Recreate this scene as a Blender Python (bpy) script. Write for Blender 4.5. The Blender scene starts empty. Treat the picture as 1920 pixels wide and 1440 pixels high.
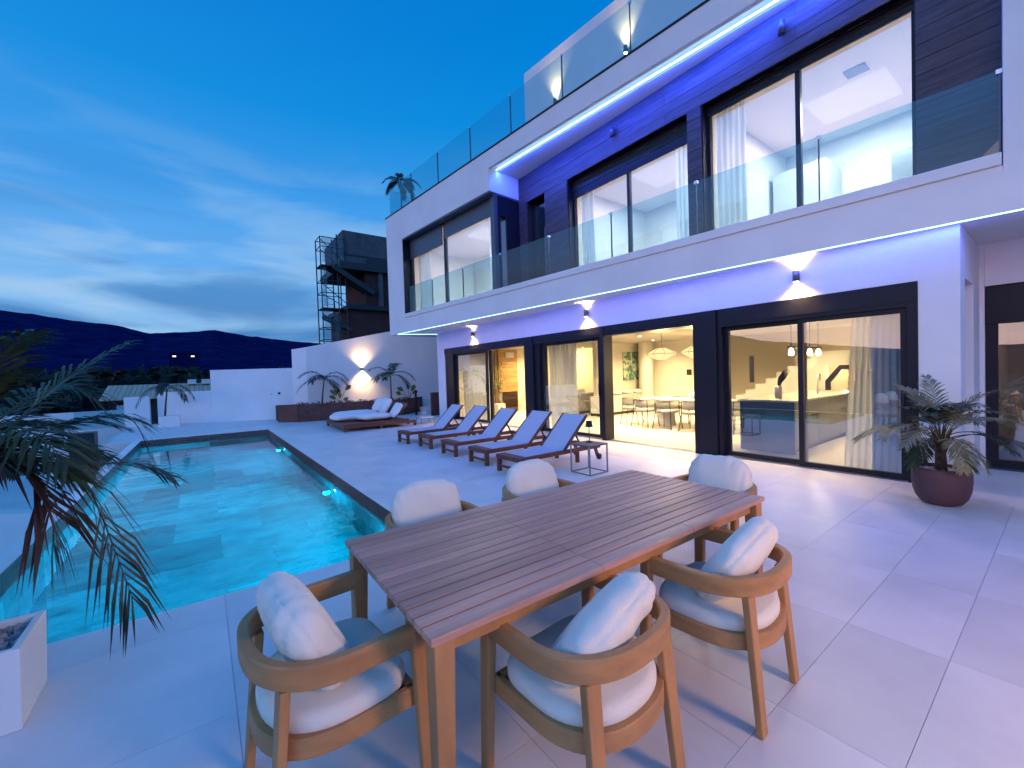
import bpy, bmesh, math, random
from mathutils import Vector, Matrix, noise
R = math.radians
random.seed(7)
sc = bpy.context.scene
COL = sc.collection

# ------------------------------------------------------------------ camera
cam_d = bpy.data.cameras.new('camera')
cam = bpy.data.objects.new('camera', cam_d)
COL.objects.link(cam)
ri = Vector((0.8021008, -0.5963258, -0.0320904))
up = Vector((0.0399033, -0.000098, 0.9992035))
fw = Vector((0.5958540, 0.8027425, -0.0237167))
cam.matrix_world = Matrix(((ri.x, up.x, -fw.x, 0), (ri.y, up.y, -fw.y, 0), (ri.z, up.z, -fw.z, 1.6), (0, 0, 0, 1)))
cam_d.sensor_width = 36.0
cam_d.lens = 785.55 / 1920 * 36.0
cam_d.clip_start = 0.05
cam_d.clip_end = 6000
sc.camera = cam

# ------------------------------------------------------------------ view / engine
sc.view_settings.view_transform = 'Standard'
sc.view_settings.look = 'None'
sc.view_settings.exposure = 0.6
sc.view_settings.gamma = 1.0
sc.view_settings.use_curve_mapping = False
sc.render.engine = 'CYCLES'
cy = sc.cycles
cy.max_bounces = 8
cy.diffuse_bounces = 3
cy.glossy_bounces = 4
cy.transmission_bounces = 6
cy.transparent_max_bounces = 16
cy.caustics_reflective = False
cy.caustics_refractive = False
cy.sample_clamp_indirect = 4.0
cy.use_denoising = True
cy.use_light_tree = True

# ------------------------------------------------------------------ world: blue hour sky, afterglow in the west (-X)
W = bpy.data.worlds.new('World')
sc.world = W
W.use_nodes = True
wn, wl = W.node_tree.nodes, W.node_tree.links
wn.clear()


def WN(t, **k):
    n = wn.new(t)
    for a, b in k.items():
        setattr(n, a, b)
    return n


def wmath(op, a, b=None, clamp=False):
    n = WN('ShaderNodeMath', operation=op, use_clamp=clamp)
    for i, v in enumerate((a, b)):
        if v is None:
            continue
        if isinstance(v, (int, float)):
            n.inputs[i].default_value = v
        else:
            wl.new(v, n.inputs[i])
    return n.outputs[0]


def wmix(fac, a, b, mode='MIX'):
    n = WN('ShaderNodeMix', data_type='RGBA', blend_type=mode)
    for i, v in ((0, fac), (6, a), (7, b)):
        if isinstance(v, (int, float)):
            n.inputs[i].default_value = v
        elif isinstance(v, tuple):
            n.inputs[i].default_value = (*v, 1)
        else:
            wl.new(v, n.inputs[i])
    return n.outputs[2]


tc = WN('ShaderNodeTexCoord')
sep = WN('ShaderNodeSeparateXYZ')
wl.new(tc.outputs['Generated'], sep.inputs[0])
ramp = WN('ShaderNodeValToRGB')
wl.new(wmath('MAXIMUM', sep.outputs[2], 0.0), ramp.inputs[0])
cr = ramp.color_ramp
stops = [(0.0, (.30, .50, .70)), (0.06, (.30, .54, .80)), (0.13, (.25, .52, .88)), (0.22, (.14, .43, .88)), (0.35, (.050, .335, .83)),
         (0.50, (.003, .262, .74)), (0.62, (.0, .215, .68)), (0.80, (.0, .17, .60)), (1.0, (.0, .14, .55))]
cr.elements[0].position, cr.elements[0].color = stops[0][0], (*stops[0][1], 1)
cr.elements[1].position, cr.elements[1].color = stops[-1][0], (*stops[-1][1], 1)
for p_, c_ in stops[1:-1]:
    e = cr.elements.new(p_)
    e.color = (*c_, 1)
base = ramp.outputs[0]
# paler towards the left of the view (away from the house), deeper over the roof
az = wmath('ADD', wmath('MULTIPLY', sep.outputs[0], -0.5), 0.30, True)
base = wmix(wmath('MULTIPLY', az, 0.15), base, (.12, .40, .90))
# thin clouds: stretched noise, denser near the horizon
mp = WN('ShaderNodeMapping')
mp.inputs['Scale'].default_value = (1.5, 1.1, 7.0)
mp.inputs['Rotation'].default_value = (0.18, -0.22, 0.3)
wl.new(tc.outputs['Generated'], mp.inputs[0])
nz = WN('ShaderNodeTexNoise')
nz.inputs['Scale'].default_value = 2.3
nz.inputs['Detail'].default_value = 5
nz.inputs['Roughness'].default_value = 0.5
nz.inputs['Distortion'].default_value = 0.5
wl.new(mp.outputs[0], nz.inputs['Vector'])
mr = WN('ShaderNodeMapRange')
mr.interpolation_type = 'SMOOTHSTEP'
wl.new(nz.outputs[0], mr.inputs[0])
mr.inputs[1].default_value = .45
mr.inputs[2].default_value = .68
low = WN('ShaderNodeMapRange')
low.interpolation_type = 'SMOOTHSTEP'
wl.new(sep.outputs[2], low.inputs[0])
low.inputs[1].default_value = .52
low.inputs[2].default_value = .12
cl = wmath('MULTIPLY', mr.outputs[0], low.outputs[0])
base = wmix(wmath('MULTIPLY', cl, 0.62), base, (.42, .63, .86))
# darker cloud bars
mp2 = WN('ShaderNodeMapping')
mp2.inputs['Scale'].default_value = (1.0, 1.0, 6.0)
mp2.inputs['Rotation'].default_value = (-0.1, 0.12, 1.1)
mp2.inputs['Location'].default_value = (3.1, .4, 1.7)
wl.new(tc.outputs['Generated'], mp2.inputs[0])
nz2 = WN('ShaderNodeTexNoise')
nz2.inputs['Scale'].default_value = 2.0
nz2.inputs['Detail'].default_value = 4
nz2.inputs['Distortion'].default_value = 0.7
wl.new(mp2.outputs[0], nz2.inputs['Vector'])
mr2 = WN('ShaderNodeMapRange')
mr2.interpolation_type = 'SMOOTHSTEP'
wl.new(nz2.outputs[0], mr2.inputs[0])
mr2.inputs[1].default_value = .44
mr2.inputs[2].default_value = .66
low2 = WN('ShaderNodeMapRange')
low2.interpolation_type = 'SMOOTHSTEP'
wl.new(sep.outputs[2], low2.inputs[0])
low2.inputs[1].default_value = .46
low2.inputs[2].default_value = .05
base = wmix(wmath('MULTIPLY', wmath('MULTIPLY', mr2.outputs[0], low2.outputs[0]), 0.85), base, (.030, .185, .50))
# afterglow where the sun went down: a real Nishita sky with the sun just at the horizon, weak
sky = WN('ShaderNodeTexSky')
sky.sky_type = 'NISHITA'
sky.sun_disc = False
sky.sun_elevation = R(0.5)
sky.sun_rotation = R(-90)
skym = WN('ShaderNodeVectorMath', operation='SCALE')
wl.new(sky.outputs[0], skym.inputs[0])
skym.inputs[3].default_value = 0.02
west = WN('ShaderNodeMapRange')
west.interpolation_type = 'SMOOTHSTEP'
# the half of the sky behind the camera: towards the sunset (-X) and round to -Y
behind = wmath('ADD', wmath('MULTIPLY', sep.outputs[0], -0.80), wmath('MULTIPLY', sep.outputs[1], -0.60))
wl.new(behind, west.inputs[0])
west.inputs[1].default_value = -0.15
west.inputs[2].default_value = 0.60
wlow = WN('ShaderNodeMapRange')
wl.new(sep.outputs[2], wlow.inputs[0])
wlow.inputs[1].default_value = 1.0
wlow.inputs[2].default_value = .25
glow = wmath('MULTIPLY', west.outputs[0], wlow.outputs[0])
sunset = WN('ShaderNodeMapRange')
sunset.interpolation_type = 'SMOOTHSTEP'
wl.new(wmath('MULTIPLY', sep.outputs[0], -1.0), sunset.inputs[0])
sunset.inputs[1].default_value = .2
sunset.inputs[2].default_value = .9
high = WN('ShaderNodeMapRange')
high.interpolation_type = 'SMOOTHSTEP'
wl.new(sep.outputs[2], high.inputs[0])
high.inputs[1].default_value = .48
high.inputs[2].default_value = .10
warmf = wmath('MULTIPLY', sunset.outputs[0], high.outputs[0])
wcol = wmix(warmf, (.20, .84, 2.35), (1.30, .98, .95))  # unseen sky raised well above the visible part to brighten the scene
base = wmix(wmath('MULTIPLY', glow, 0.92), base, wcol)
base = wmix(wmath('MULTIPLY', wmath('MULTIPLY', mr2.outputs[0], warmf), 0.75), base, (.50, .50, .72))
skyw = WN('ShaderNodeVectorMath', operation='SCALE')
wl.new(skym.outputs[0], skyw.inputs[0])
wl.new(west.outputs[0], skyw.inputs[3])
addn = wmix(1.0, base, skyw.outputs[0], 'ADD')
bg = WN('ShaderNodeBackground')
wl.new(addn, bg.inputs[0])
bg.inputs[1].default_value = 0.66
wo = WN('ShaderNodeOutputWorld')
wl.new(bg.outputs[0], wo.inputs[0])

# the last afterglow, a very weak soft sun from the west
sd = bpy.data.lights.new('sun', 'SUN')
sd.energy = 0.15
sd.angle = R(25)
sd.color = (1.0, .62, .52)
so = bpy.data.objects.new('sun', sd)
COL.objects.link(so)
so.rotation_euler = Vector((0.96, 0.25, -0.16)).to_track_quat('-Z', 'Y').to_euler()

# ------------------------------------------------------------------ materials
MATS = {}


def pbr(name, col, rough=.6, metal=0., var=0., vscale=3., bump=0., bscale=40., stretch=None, emis=None, estr=0.,
        objvar=0., spec=.5, coat=0., col2=None, sheen=0.):
    m = bpy.data.materials.new(name)
    m.use_nodes = True
    nt = m.node_tree
    N, L = nt.nodes, nt.links
    b = N['Principled BSDF']
    b.inputs['Base Color'].default_value = (*col, 1)
    b.inputs['Roughness'].default_value = rough
    b.inputs['Metallic'].default_value = metal
    b.inputs['Specular IOR Level'].default_value = spec
    if coat:
        b.inputs['Coat Weight'].default_value = coat
    if sheen:
        b.inputs['Sheen Weight'].default_value = sheen
    if emis:
        b.inputs['Emission Color'].default_value = (*emis, 1)
        b.inputs['Emission Strength'].default_value = estr
    t = N.new('ShaderNodeTexCoord')
    mp = N.new('ShaderNodeMapping')
    if stretch:
        mp.inputs['Scale'].default_value = stretch
    L.new(t.outputs['Object'], mp.inputs[0])
    oi = N.new('ShaderNodeObjectInfo')
    if objvar or var:
        cmb = N.new('ShaderNodeVectorMath')
        cmb.operation = 'ADD'
        L.new(mp.outputs[0], cmb.inputs[0])
        sc_ = N.new('ShaderNodeVectorMath')
        sc_.operation = 'SCALE'
        L.new(oi.outputs['Location'], sc_.inputs[0])
        sc_.inputs[3].default_value = 3.7
        L.new(sc_.outputs[0], cmb.inputs[1])
        vec = cmb.outputs[0]
    else:
        vec = mp.outputs[0]
    if var:
        n = N.new('ShaderNodeTexNoise')
        n.inputs['Scale'].default_value = vscale
        n.inputs['Detail'].default_value = 6
        n.inputs['Roughness'].default_value = .6
        L.new(vec, n.inputs['Vector'])
        mx = N.new('ShaderNodeMix')
        mx.data_type = 'RGBA'
        mrn = N.new('ShaderNodeMapRange')
        L.new(n.outputs[0], mrn.inputs[0])
        mrn.inputs[1].default_value = .3
        mrn.inputs[2].default_value = .7
        L.new(mrn.outputs[0], mx.inputs[0])
        c2 = col2 or tuple(c * (1 + var) for c in col)
        c1 = tuple(c * (1 - var) for c in col) if not col2 else col
        mx.inputs[6].default_value = (*c1, 1)
        mx.inputs[7].default_value = (*c2, 1)
        out = mx.outputs[2]
    else:
        rgb = N.new('ShaderNodeRGB')
        rgb.outputs[0].default_value = (*col, 1)
        out = rgb.outputs[0]
    if objvar:
        h = N.new('ShaderNodeHueSaturation')
        mm = N.new('ShaderNodeMapRange')
        L.new(oi.outputs['Random'], mm.inputs[0])
        mm.inputs[3].default_value = 1 - objvar
        mm.inputs[4].default_value = 1 + objvar
        L.new(mm.outputs[0], h.inputs['Value'])
        L.new(out, h.inputs['Color'])
        out = h.outputs[0]
    L.new(out, b.inputs['Base Color'])
    if bump:
        n2 = N.new('ShaderNodeTexNoise')
        n2.inputs['Scale'].default_value = bscale
        n2.inputs['Detail'].default_value = 4
        L.new(mp.outputs[0], n2.inputs['Vector'])
        bp = N.new('ShaderNodeBump')
        bp.inputs['Strength'].default_value = bump
        bp.inputs['Distance'].default_value = .01
        L.new(n2.outputs[0], bp.inputs['Height'])
        L.new(bp.outputs[0], b.inputs['Normal'])
    MATS[name] = m
    return m


def glassmat(name, tint, ior=1.5, refl=1.0, rough=0.):
    m = bpy.data.materials.new(name)
    m.use_nodes = True
    nt = m.node_tree
    N, L = nt.nodes, nt.links
    N.clear()
    o = N.new('ShaderNodeOutputMaterial')
    tr = N.new('ShaderNodeBsdfTransparent')
    tr.inputs[0].default_value = (*tint, 1)
    gl = N.new('ShaderNodeBsdfGlossy')
    gl.inputs['Roughness'].default_value = rough
    gl.inputs[0].default_value = (refl, refl, refl, 1)
    # Schlick Fresnel on |cos|, the same from both sides of the thin sheet
    lw = N.new('ShaderNodeLayerWeight')
    lw.inputs[0].default_value = .5
    f0 = ((ior - 1) / (ior + 1)) ** 2
    pw = N.new('ShaderNodeMath')
    pw.operation = 'POWER'
    L.new(lw.outputs['Facing'], pw.inputs[0])
    pw.inputs[1].default_value = 5.0
    ma = N.new('ShaderNodeMath')
    ma.operation = 'MULTIPLY_ADD'
    L.new(pw.outputs[0], ma.inputs[0])
    ma.inputs[1].default_value = 1 - f0
    ma.inputs[2].default_value = f0
    mx = N.new('ShaderNodeMixShader')
    L.new(ma.outputs[0], mx.inputs[0])
    L.new(tr.outputs[0], mx.inputs[1])
    L.new(gl.outputs[0], mx.inputs[2])
    L.new(mx.outputs[0], o.inputs[0])
    MATS[name] = m
    return m


def emitmat(name, col, s):
    m = bpy.data.materials.new(name)
    m.use_nodes = True
    N, L = m.node_tree.nodes, m.node_tree.links
    N.clear()
    o = N.new('ShaderNodeOutputMaterial')
    e = N.new('ShaderNodeEmission')
    e.inputs[0].default_value = (*col, 1)
    e.inputs[1].default_value = s
    L.new(e.outputs[0], o.inputs[0])
    MATS[name] = m
    return m


def sheer(name, col, transp):
    m = bpy.data.materials.new(name)
    m.use_nodes = True
    N, L = m.node_tree.nodes, m.node_tree.links
    N.clear()
    o = N.new('ShaderNodeOutputMaterial')
    d = N.new('ShaderNodeBsdfDiffuse')
    d.inputs[0].default_value = (*col, 1)
    t = N.new('ShaderNodeBsdfTranslucent')
    t.inputs[0].default_value = (*col, 1)
    a = N.new('ShaderNodeMixShader')
    a.inputs[0].default_value = .5
    L.new(d.outputs[0], a.inputs[1])
    L.new(t.outputs[0], a.inputs[2])
    tp = N.new('ShaderNodeBsdfTransparent')
    b = N.new('ShaderNodeMixShader')
    b.inputs[0].default_value = transp
    L.new(a.outputs[0], b.inputs[1])
    L.new(tp.outputs[0], b.inputs[2])
    L.new(b.outputs[0], o.inputs[0])
    MATS[name] = m
    return m


plaster = pbr('white_plaster', (.79, .79, .79), .85, var=.055, vscale=.9, bump=.22, bscale=90)
plaster_in = pbr('interior_paint', (.74, .68, .58), .9, var=.02, vscale=1.)
porcelain = pbr('deck_porcelain', (.71, .67, .67), .40, var=.12, vscale=1.1, bump=.12, bscale=150, objvar=.03)
grout = pbr('grout', (.64, .62, .62), .9)
floor_in = pbr('interior_floor', (.60, .55, .50), .28, var=.04, vscale=2.)
alu = pbr('dark_aluminium', (.008, .009, .018), .42, var=.1, vscale=5, spec=.3)
alu_mid = pbr('grey_aluminium', (.10, .12, .15), .4, metal=.5)
steel = pbr('brushed_steel', (.6, .62, .65), .3, metal=1.)
cladd = pbr('dark_wood_cladding', (.062, .050, .058), .55, var=.55, vscale=3.2, bump=.6, bscale=9, stretch=(1, .5, 5), objvar=.18)
teak = pbr('teak', (.42, .20, .070), .5, var=.25, vscale=7, bump=.15, bscale=26, stretch=(1, 1, .25))
teak_h = pbr('teak_band', (.43, .205, .073), .5, var=.22, vscale=5, bump=.12, bscale=22, stretch=(1, 1, 3))
teak_top = pbr('weathered_teak', (.50, .27, .20), .40, var=.30, vscale=7, bump=.22, bscale=40, stretch=(.14, 2, 2), objvar=.10)
darkwood = pbr('red_brown_hardwood', (.13, .040, .020), .5, var=.3, vscale=8, stretch=(.3, 2, 2))
mesh_fab = pbr('sling_mesh', (.55, .55, .62), .8, var=.06, vscale=30, bump=.25, bscale=400)
linen = pbr('cream_canvas', (.80, .74, .64), .9, var=.05, vscale=4, bump=.30, bscale=210, sheen=.2)
linen_w = pbr('white_canvas', (.74, .74, .74), .9, var=.04, vscale=4, bump=.25, bscale=160, sheen=.2)
grey_fab = pbr('grey_upholstery', (.34, .32, .29), .95, var=.08, vscale=6, bump=.2, bscale=150)
green_fab = pbr('green_velvet', (.03, .12, .10), .8)
corten = pbr('brown_cladding', (.115, .040, .030), .7, var=.35, vscale=4, bump=.2, bscale=60)
potmat = pbr('aubergine_ceramic', (.085, .040, .045), .62, var=.12, vscale=6, bump=.1, bscale=80)
pebble = pbr('white_pebbles', (.62, .60, .58), .8, var=.15, vscale=30, objvar=.1)
pebble_g = pbr('grey_pebbles', (.30, .31, .33), .8, var=.5, vscale=18)
leaf = pbr('palm_leaf', (.026, .044, .014), .5, var=.4, vscale=5, spec=.4)
leaf_br = pbr('palm_leaf_pale', (.18, .18, .085), .5, var=.35, vscale=5)
leaf_dk = pbr('palm_leaf_dark', (.010, .018, .011), .5, var=.4, vscale=5)
leaf_yl = pbr('broad_leaf', (.13, .17, .035), .45, var=.3, vscale=9)
leaf_dry = pbr('dry_leaf', (.045, .020, .018), .7, var=.4, vscale=7)
trunkm = pbr('palm_trunk', (.085, .052, .035), .9, var=.5, vscale=22, bump=1., bscale=45)
soil = pbr('soil', (.03, .025, .02), .95)
concrete = pbr('raw_concrete', (.075, .080, .085), .9, var=.3, vscale=2., bump=.2, bscale=20)
brickwork = pbr('brick_wall', (.055, .020, .018), .9, var=.3, vscale=3.)
rust = pbr('scaffold_steel', (.05, .05, .06), .6, metal=.5)
nettm = sheer('scaffold_net', (.12, .30, .34), .55)
rooftile = pbr('roof_tile', (.58, .38, .25), .8, var=.3, vscale=9, bump=.5, bscale=14, objvar=.1)
hillm = pbr('haze_blue_hill', (.004, .005, .040), 1., var=.6, vscale=.05, spec=0., col2=(.014, .018, .085), bump=1., bscale=.3)  # navy base colour stands in for the blue of distance haze
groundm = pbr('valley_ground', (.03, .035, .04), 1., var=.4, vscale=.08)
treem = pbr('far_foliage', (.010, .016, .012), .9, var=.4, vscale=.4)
darkstone = pbr('pool_stone', (.12, .16, .165), .55, var=.85, vscale=2.0, bump=.2, bscale=12, objvar=.85, stretch=(1, 2.2, 1))
bandstone = pbr('pool_band_stone', (.060, .085, .085), .35, var=.5, vscale=5, bump=.2, bscale=14, objvar=.15)
blackm = pbr('black_metal', (.012, .012, .014), .45, metal=.2)
whitelac = pbr('white_lacquer', (.70, .68, .64), .35)
greylac = pbr('grey_lacquer', (.20, .20, .23), .22)
bluelac = pbr('slate_lacquer', (.050, .085, .150), .12)
worktop = pbr('worktop', (.6, .58, .52), .15)
oak = pbr('oak_panel', (.33, .17, .06), .5, var=.45, vscale=2.2, stretch=(.5, .5, 5), bump=.1, bscale=10)
walnut = pbr('walnut_strip', (.10, .045, .02), .5, var=.3, vscale=4)
marble = pbr('veined_marble', (.74, .68, .55), .2, var=.3, vscale=3.5, col2=(.50, .42, .30))
hearth = pbr('hearth_glass', (.02, .008, .005), .08, var=.5, vscale=6)
glass = glassmat('window_glass', (.90, .92, .91), 2.5, 1.0)
rail_glass = glassmat('railing_glass', (.72, .88, .90), 1.52, .95)
side_glass = glassmat('reflective_glass', (.55, .60, .66), 3.2)
curtainm = sheer('sheer_curtain', (.80, .80, .78), .12)
lantern = emitmat('paper_lantern', (1.0, .80, .36), .80)
downl = emitmat('downlight_disc', (1.0, .85, .60), 14)
warmem = emitmat('warm_lamp_disc', (1.0, .74, .38), 22)
ledem = emitmat('led_strip', (.42, .80, 1.0), 2.6)
poolem = emitmat('pool_light_lens', (.25, 1.0, .85), 16)
hillem = emitmat('distant_lamp', (1.0, .92, .70), 1.6)

# painting: abstract greens
painting = bpy.data.materials.new('abstract_painting')
painting.use_nodes = True
N, L = painting.node_tree.nodes, painting.node_tree.links
t = N.new('ShaderNodeTexCoord')
n = N.new('ShaderNodeTexNoise')
n.inputs['Scale'].default_value = 3.2
n.inputs['Detail'].default_value = 6
n.inputs['Distortion'].default_value = 1.5
L.new(t.outputs['Object'], n.inputs['Vector'])
r_ = N.new('ShaderNodeValToRGB')
r_.color_ramp.elements[0].position = .3
r_.color_ramp.elements[0].color = (.03, .09, .06, 1)
r_.color_ramp.elements[1].position = .72
r_.color_ramp.elements[1].color = (.62, .52, .30, 1)
e = r_.color_ramp.elements.new(.48)
e.color = (.12, .24, .18, 1)
e = r_.color_ramp.elements.new(.58)
e.color = (.55, .58, .45, 1)
L.new(n.outputs[0], r_.inputs[0])
L.new(r_.outputs[0], N['Principled BSDF'].inputs['Base Color'])

# pool water
water = bpy.data.materials.new('pool_water')
water.use_nodes = True
N, L = water.node_tree.nodes, water.node_tree.links
b = N['Principled BSDF']
b.inputs['Base Color'].default_value = (.50, .92, 1.0, 1)
b.inputs['Roughness'].default_value = 0.0
b.inputs['IOR'].default_value = 1.33
b.inputs['Transmission Weight'].default_value = 1.0
t = N.new('ShaderNodeTexCoord')
n = N.new('ShaderNodeTexNoise')
n.inputs['Scale'].default_value = 3.6
n.inputs['Detail'].default_value = 3
n.inputs['Distortion'].default_value = .4
L.new(t.outputs['Object'], n.inputs['Vector'])
bp = N.new('ShaderNodeBump')
bp.inputs['Strength'].default_value = .11
bp.inputs['Distance'].default_value = .05
L.new(n.outputs[0], bp.inputs['Height'])
L.new(bp.outputs[0], b.inputs['Normal'])


# ------------------------------------------------------------------ geometry helpers
class MB:
    def __init__(s):
        s.v = []
        s.f = []
        s.sm = []

    def add(s, vs, fs, smooth=False, M=None):
        o = len(s.v)
        for p in vs:
            p = Vector(p)
            s.v.append(M @ p if M else p)
        for f in fs:
            s.f.append([i + o for i in f])
            s.sm.append(smooth)
        return s

    def box(s, x0, y0, z0, x1, y1, z1, M=None):
        vs = [(x0, y0, z0), (x1, y0, z0), (x1, y1, z0), (x0, y1, z0), (x0, y0, z1), (x1, y0, z1), (x1, y1, z1), (x0, y1, z1)]
        return s.add(vs, [(0, 3, 2, 1), (4, 5, 6, 7), (0, 1, 5, 4), (1, 2, 6, 5), (2, 3, 7, 6), (3, 0, 4, 7)], False, M)

    def cbox(s, c, d, M=None):
        return s.box(c[0] - d[0] / 2, c[1] - d[1] / 2, c[2] - d[2] / 2, c[0] + d[0] / 2, c[1] + d[1] / 2, c[2] + d[2] / 2, M)

    def beam(s, a, b_, w, h, upv=(0, 0, 1), w2=None, h2=None):
        a, b_ = Vector(a), Vector(b_)
        d = (b_ - a).normalized()
        u = Vector(upv)
        if abs(d.dot(u)) > .98:
            u = Vector((0, 1, 0))
        sx = d.cross(u).normalized()
        sy = sx.cross(d)
        vs = []
        for p, ww, hh in ((a, w, h), (b_, w2 or w, h2 or h)):
            for i, j in ((-1, -1), (1, -1), (1, 1), (-1, 1)):
                vs.append(p + sx * ww / 2 * i + sy * hh / 2 * j)
        return s.add(vs, [(3, 2, 1, 0), (4, 5, 6, 7), (0, 1, 5, 4), (1, 2, 6, 5), (2, 3, 7, 6), (3, 0, 4, 7)])

    def prism(s, poly, z0, z1, M=None):
        n = len(poly)
        vs = [(x, y, z0) for x, y in poly] + [(x, y, z1) for x, y in poly]
        a = sum(poly[i][0] * poly[(i + 1) % n][1] - poly[(i + 1) % n][0] * poly[i][1] for i in range(n))
        fs = [tuple(range(n)), tuple(range(n, 2 * n))]
        if a > 0:
            fs = [tuple(reversed(range(n))), tuple(range(n, 2 * n))]
            fs += [(i, (i + 1) % n, n + (i + 1) % n, n + i) for i in range(n)]
        else:
            fs = [tuple(range(n)), tuple(reversed(range(n, 2 * n)))]
            fs += [(n + i, n + (i + 1) % n, (i + 1) % n, i) for i in range(n)]
        return s.add(vs, fs, False, M)

    def tube(s, pts, r, n=8, cap=True, smooth=True):
        pts = [Vector(p) for p in pts]
        rs = r if isinstance(r, (list, tuple)) else [r] * len(pts)
        o = len(s.v)
        ref = None
        for i, p in enumerate(pts):
            d = (pts[min(i + 1, len(pts) - 1)] - pts[max(i - 1, 0)]).normalized()
            if ref is None:
                ref = Vector((0, 0, 1)) if abs(d.z) < .9 else Vector((1, 0, 0))
            x = d.cross(ref).normalized()
            y = x.cross(d).normalized()
            ref = y if abs(d.dot(y)) < .9 else ref
            for k in range(n):
                a = 2 * math.pi * k / n
                s.v.append(p + (x * math.cos(a) + y * math.sin(a)) * rs[i])
        for i in range(len(pts) - 1):
            for k in range(n):
                s.f.append([o + i * n + k, o + i * n + (k + 1) % n, o + (i + 1) * n + (k + 1) % n, o + (i + 1) * n + k])
                s.sm.append(smooth)
        if cap:
            s.f.append([o + k for k in reversed(range(n))])
            s.sm.append(False)
            s.f.append([o + (len(pts) - 1) * n + k for k in range(n)])
            s.sm.append(False)
        return s

    def lathe(s, prof, n=32, c=(0, 0, 0), smooth=True):
        o = len(s.v)
        for r, z in prof:
            for k in range(n):
                a = 2 * math.pi * k / n
                s.v.append(Vector((c[0] + r * math.cos(a), c[1] + r * math.sin(a), c[2] + z)))
        for i in range(len(prof) - 1):
            for k in range(n):
                s.f.append([o + i * n + k, o + i * n + (k + 1) % n, o + (i + 1) * n + (k + 1) % n, o + (i + 1) * n + k])
                s.sm.append(smooth)
        return s

    def sweep(s, path, prof, smooth=False, cap=True):
        """prof in (side, up) along horizontal path"""
        path = [Vector(p) for p in path]
        o = len(s.v)
        n = len(prof)
        for i, p in enumerate(path):
            d = (path[min(i + 1, len(path) - 1)] - path[max(i - 1, 0)])
            d.z = 0
            d.normalize()
            sd_ = Vector((d.y, -d.x, 0))
            for a, b_ in prof:
                s.v.append(p + sd_ * a + Vector((0, 0, b_)))
        for i in range(len(path) - 1):
            for k in range(n):
                s.f.append([o + i * n + k, o + i * n + (k + 1) % n, o + (i + 1) * n + (k + 1) % n, o + (i + 1) * n + k])
                s.sm.append(smooth)
        if cap:
            s.f.append([o + k for k in reversed(range(n))])
            s.sm.append(False)
            s.f.append([o + (len(path) - 1) * n + k for k in range(n)])
            s.sm.append(False)
        return s

    def build(s, name, mat, parent=None, world=False, bevel=0., fixn=True, seg=2):
        me = bpy.data.meshes.new(name)
        vs = s.v
        if world and parent is not None:
            inv = XF[parent.name].inverted()
            vs = [inv @ v for v in vs]
        me.from_pydata([tuple(v) for v in vs], [], s.f)
        me.polygons.foreach_set('use_smooth', s.sm)
        if fixn and len(s.f) < 60000:
            bm = bmesh.new()
            bm.from_mesh(me)
            bmesh.ops.recalc_face_normals(bm, faces=bm.faces)
            bm.to_mesh(me)
            bm.free()
        me.materials.append(mat)
        me.update()
        o = bpy.data.objects.new(name, me)
        COL.objects.link(o)
        if parent is not None:
            o.parent = parent
        if bevel:
            md = o.modifiers.new('bevel', 'BEVEL')
            md.width = bevel
            md.segments = seg
            md.limit_method = 'ANGLE'
            md.angle_limit = R(40)
        return o


XF = {}


def tag(o, label=None, cat=None, group=None, kind=None):
    for k, v in (('label', label), ('category', cat), ('group', group), ('kind', kind)):
        if v:
            o[k] = v
    return o


def thing(name, label, cat, loc=(0, 0, 0), rz=0., group=None):
    o = bpy.data.objects.new(name, None)
    o.empty_display_size = .1
    COL.objects.link(o)
    o.location = loc
    o.rotation_euler = (0, 0, rz)
    XF[o.name] = Matrix.Translation(Vector(loc)) @ Matrix.Rotation(rz, 4, 'Z')
    return tag(o, label, cat, group)


def struct(o):
    o['kind'] = 'structure'
    return o


def copy_thing(root, loc, rz, label):
    r = root.copy()
    COL.objects.link(r)
    r.location = loc
    r.rotation_euler = (0, 0, rz)
    r['label'] = label
    XF[r.name] = Matrix.Translation(Vector(loc)) @ Matrix.Rotation(rz, 4, 'Z')
    for ch in list(root.children):
        c = ch.copy()
        COL.objects.link(c)
        c.parent = r
        for g in list(ch.children):
            d = g.copy()
            COL.objects.link(d)
            d.parent = c
    return r


def share(o, parent, loc, rot=(0, 0, 0), scale=(1, 1, 1)):
    c = o.copy()
    COL.objects.link(c)
    c.parent = parent
    c.location = loc
    c.rotation_euler = rot
    c.scale = scale
    return c


def lamp(kind, name, loc, energy, color, parent=None, size=.1, size_y=None, aim=None, spot=None, blend=.5, rot=None):
    d = bpy.data.lights.new(name, kind)
    d.energy = energy
    d.color = color
    if kind == 'AREA':
        d.size = size
        if size_y:
            d.shape = 'RECTANGLE'
            d.size_y = size_y
    elif kind in ('POINT', 'SPOT'):
        d.shadow_soft_size = size
    if kind == 'SPOT':
        d.spot_size = R(spot or 90)
        d.spot_blend = blend
    o = bpy.data.objects.new(name, d)
    COL.objects.link(o)
    loc = Vector(loc)
    if rot is not None:
        m = Matrix.Translation(loc) @ rot
    elif aim is not None:
        q = (Vector(aim)).to_track_quat('-Z', 'Y')
        m = Matrix.Translation(loc) @ q.to_matrix().to_4x4()
    else:
        m = Matrix.Translation(loc)
    if parent is not None:
        o.parent = parent
        m = XF[parent.name].inverted() @ m
    o.matrix_local = m if parent is not None else m
    if parent is None:
        o.matrix_world = m
    return o


# upper-storey frame: the balcony line is turned 5.06 degrees from the ground-floor wall
UA = R(5.06)
nU = Vector((math.cos(UA), math.sin(UA), 0))
tU = Vector((-math.sin(UA), math.cos(UA), 0))


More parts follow.
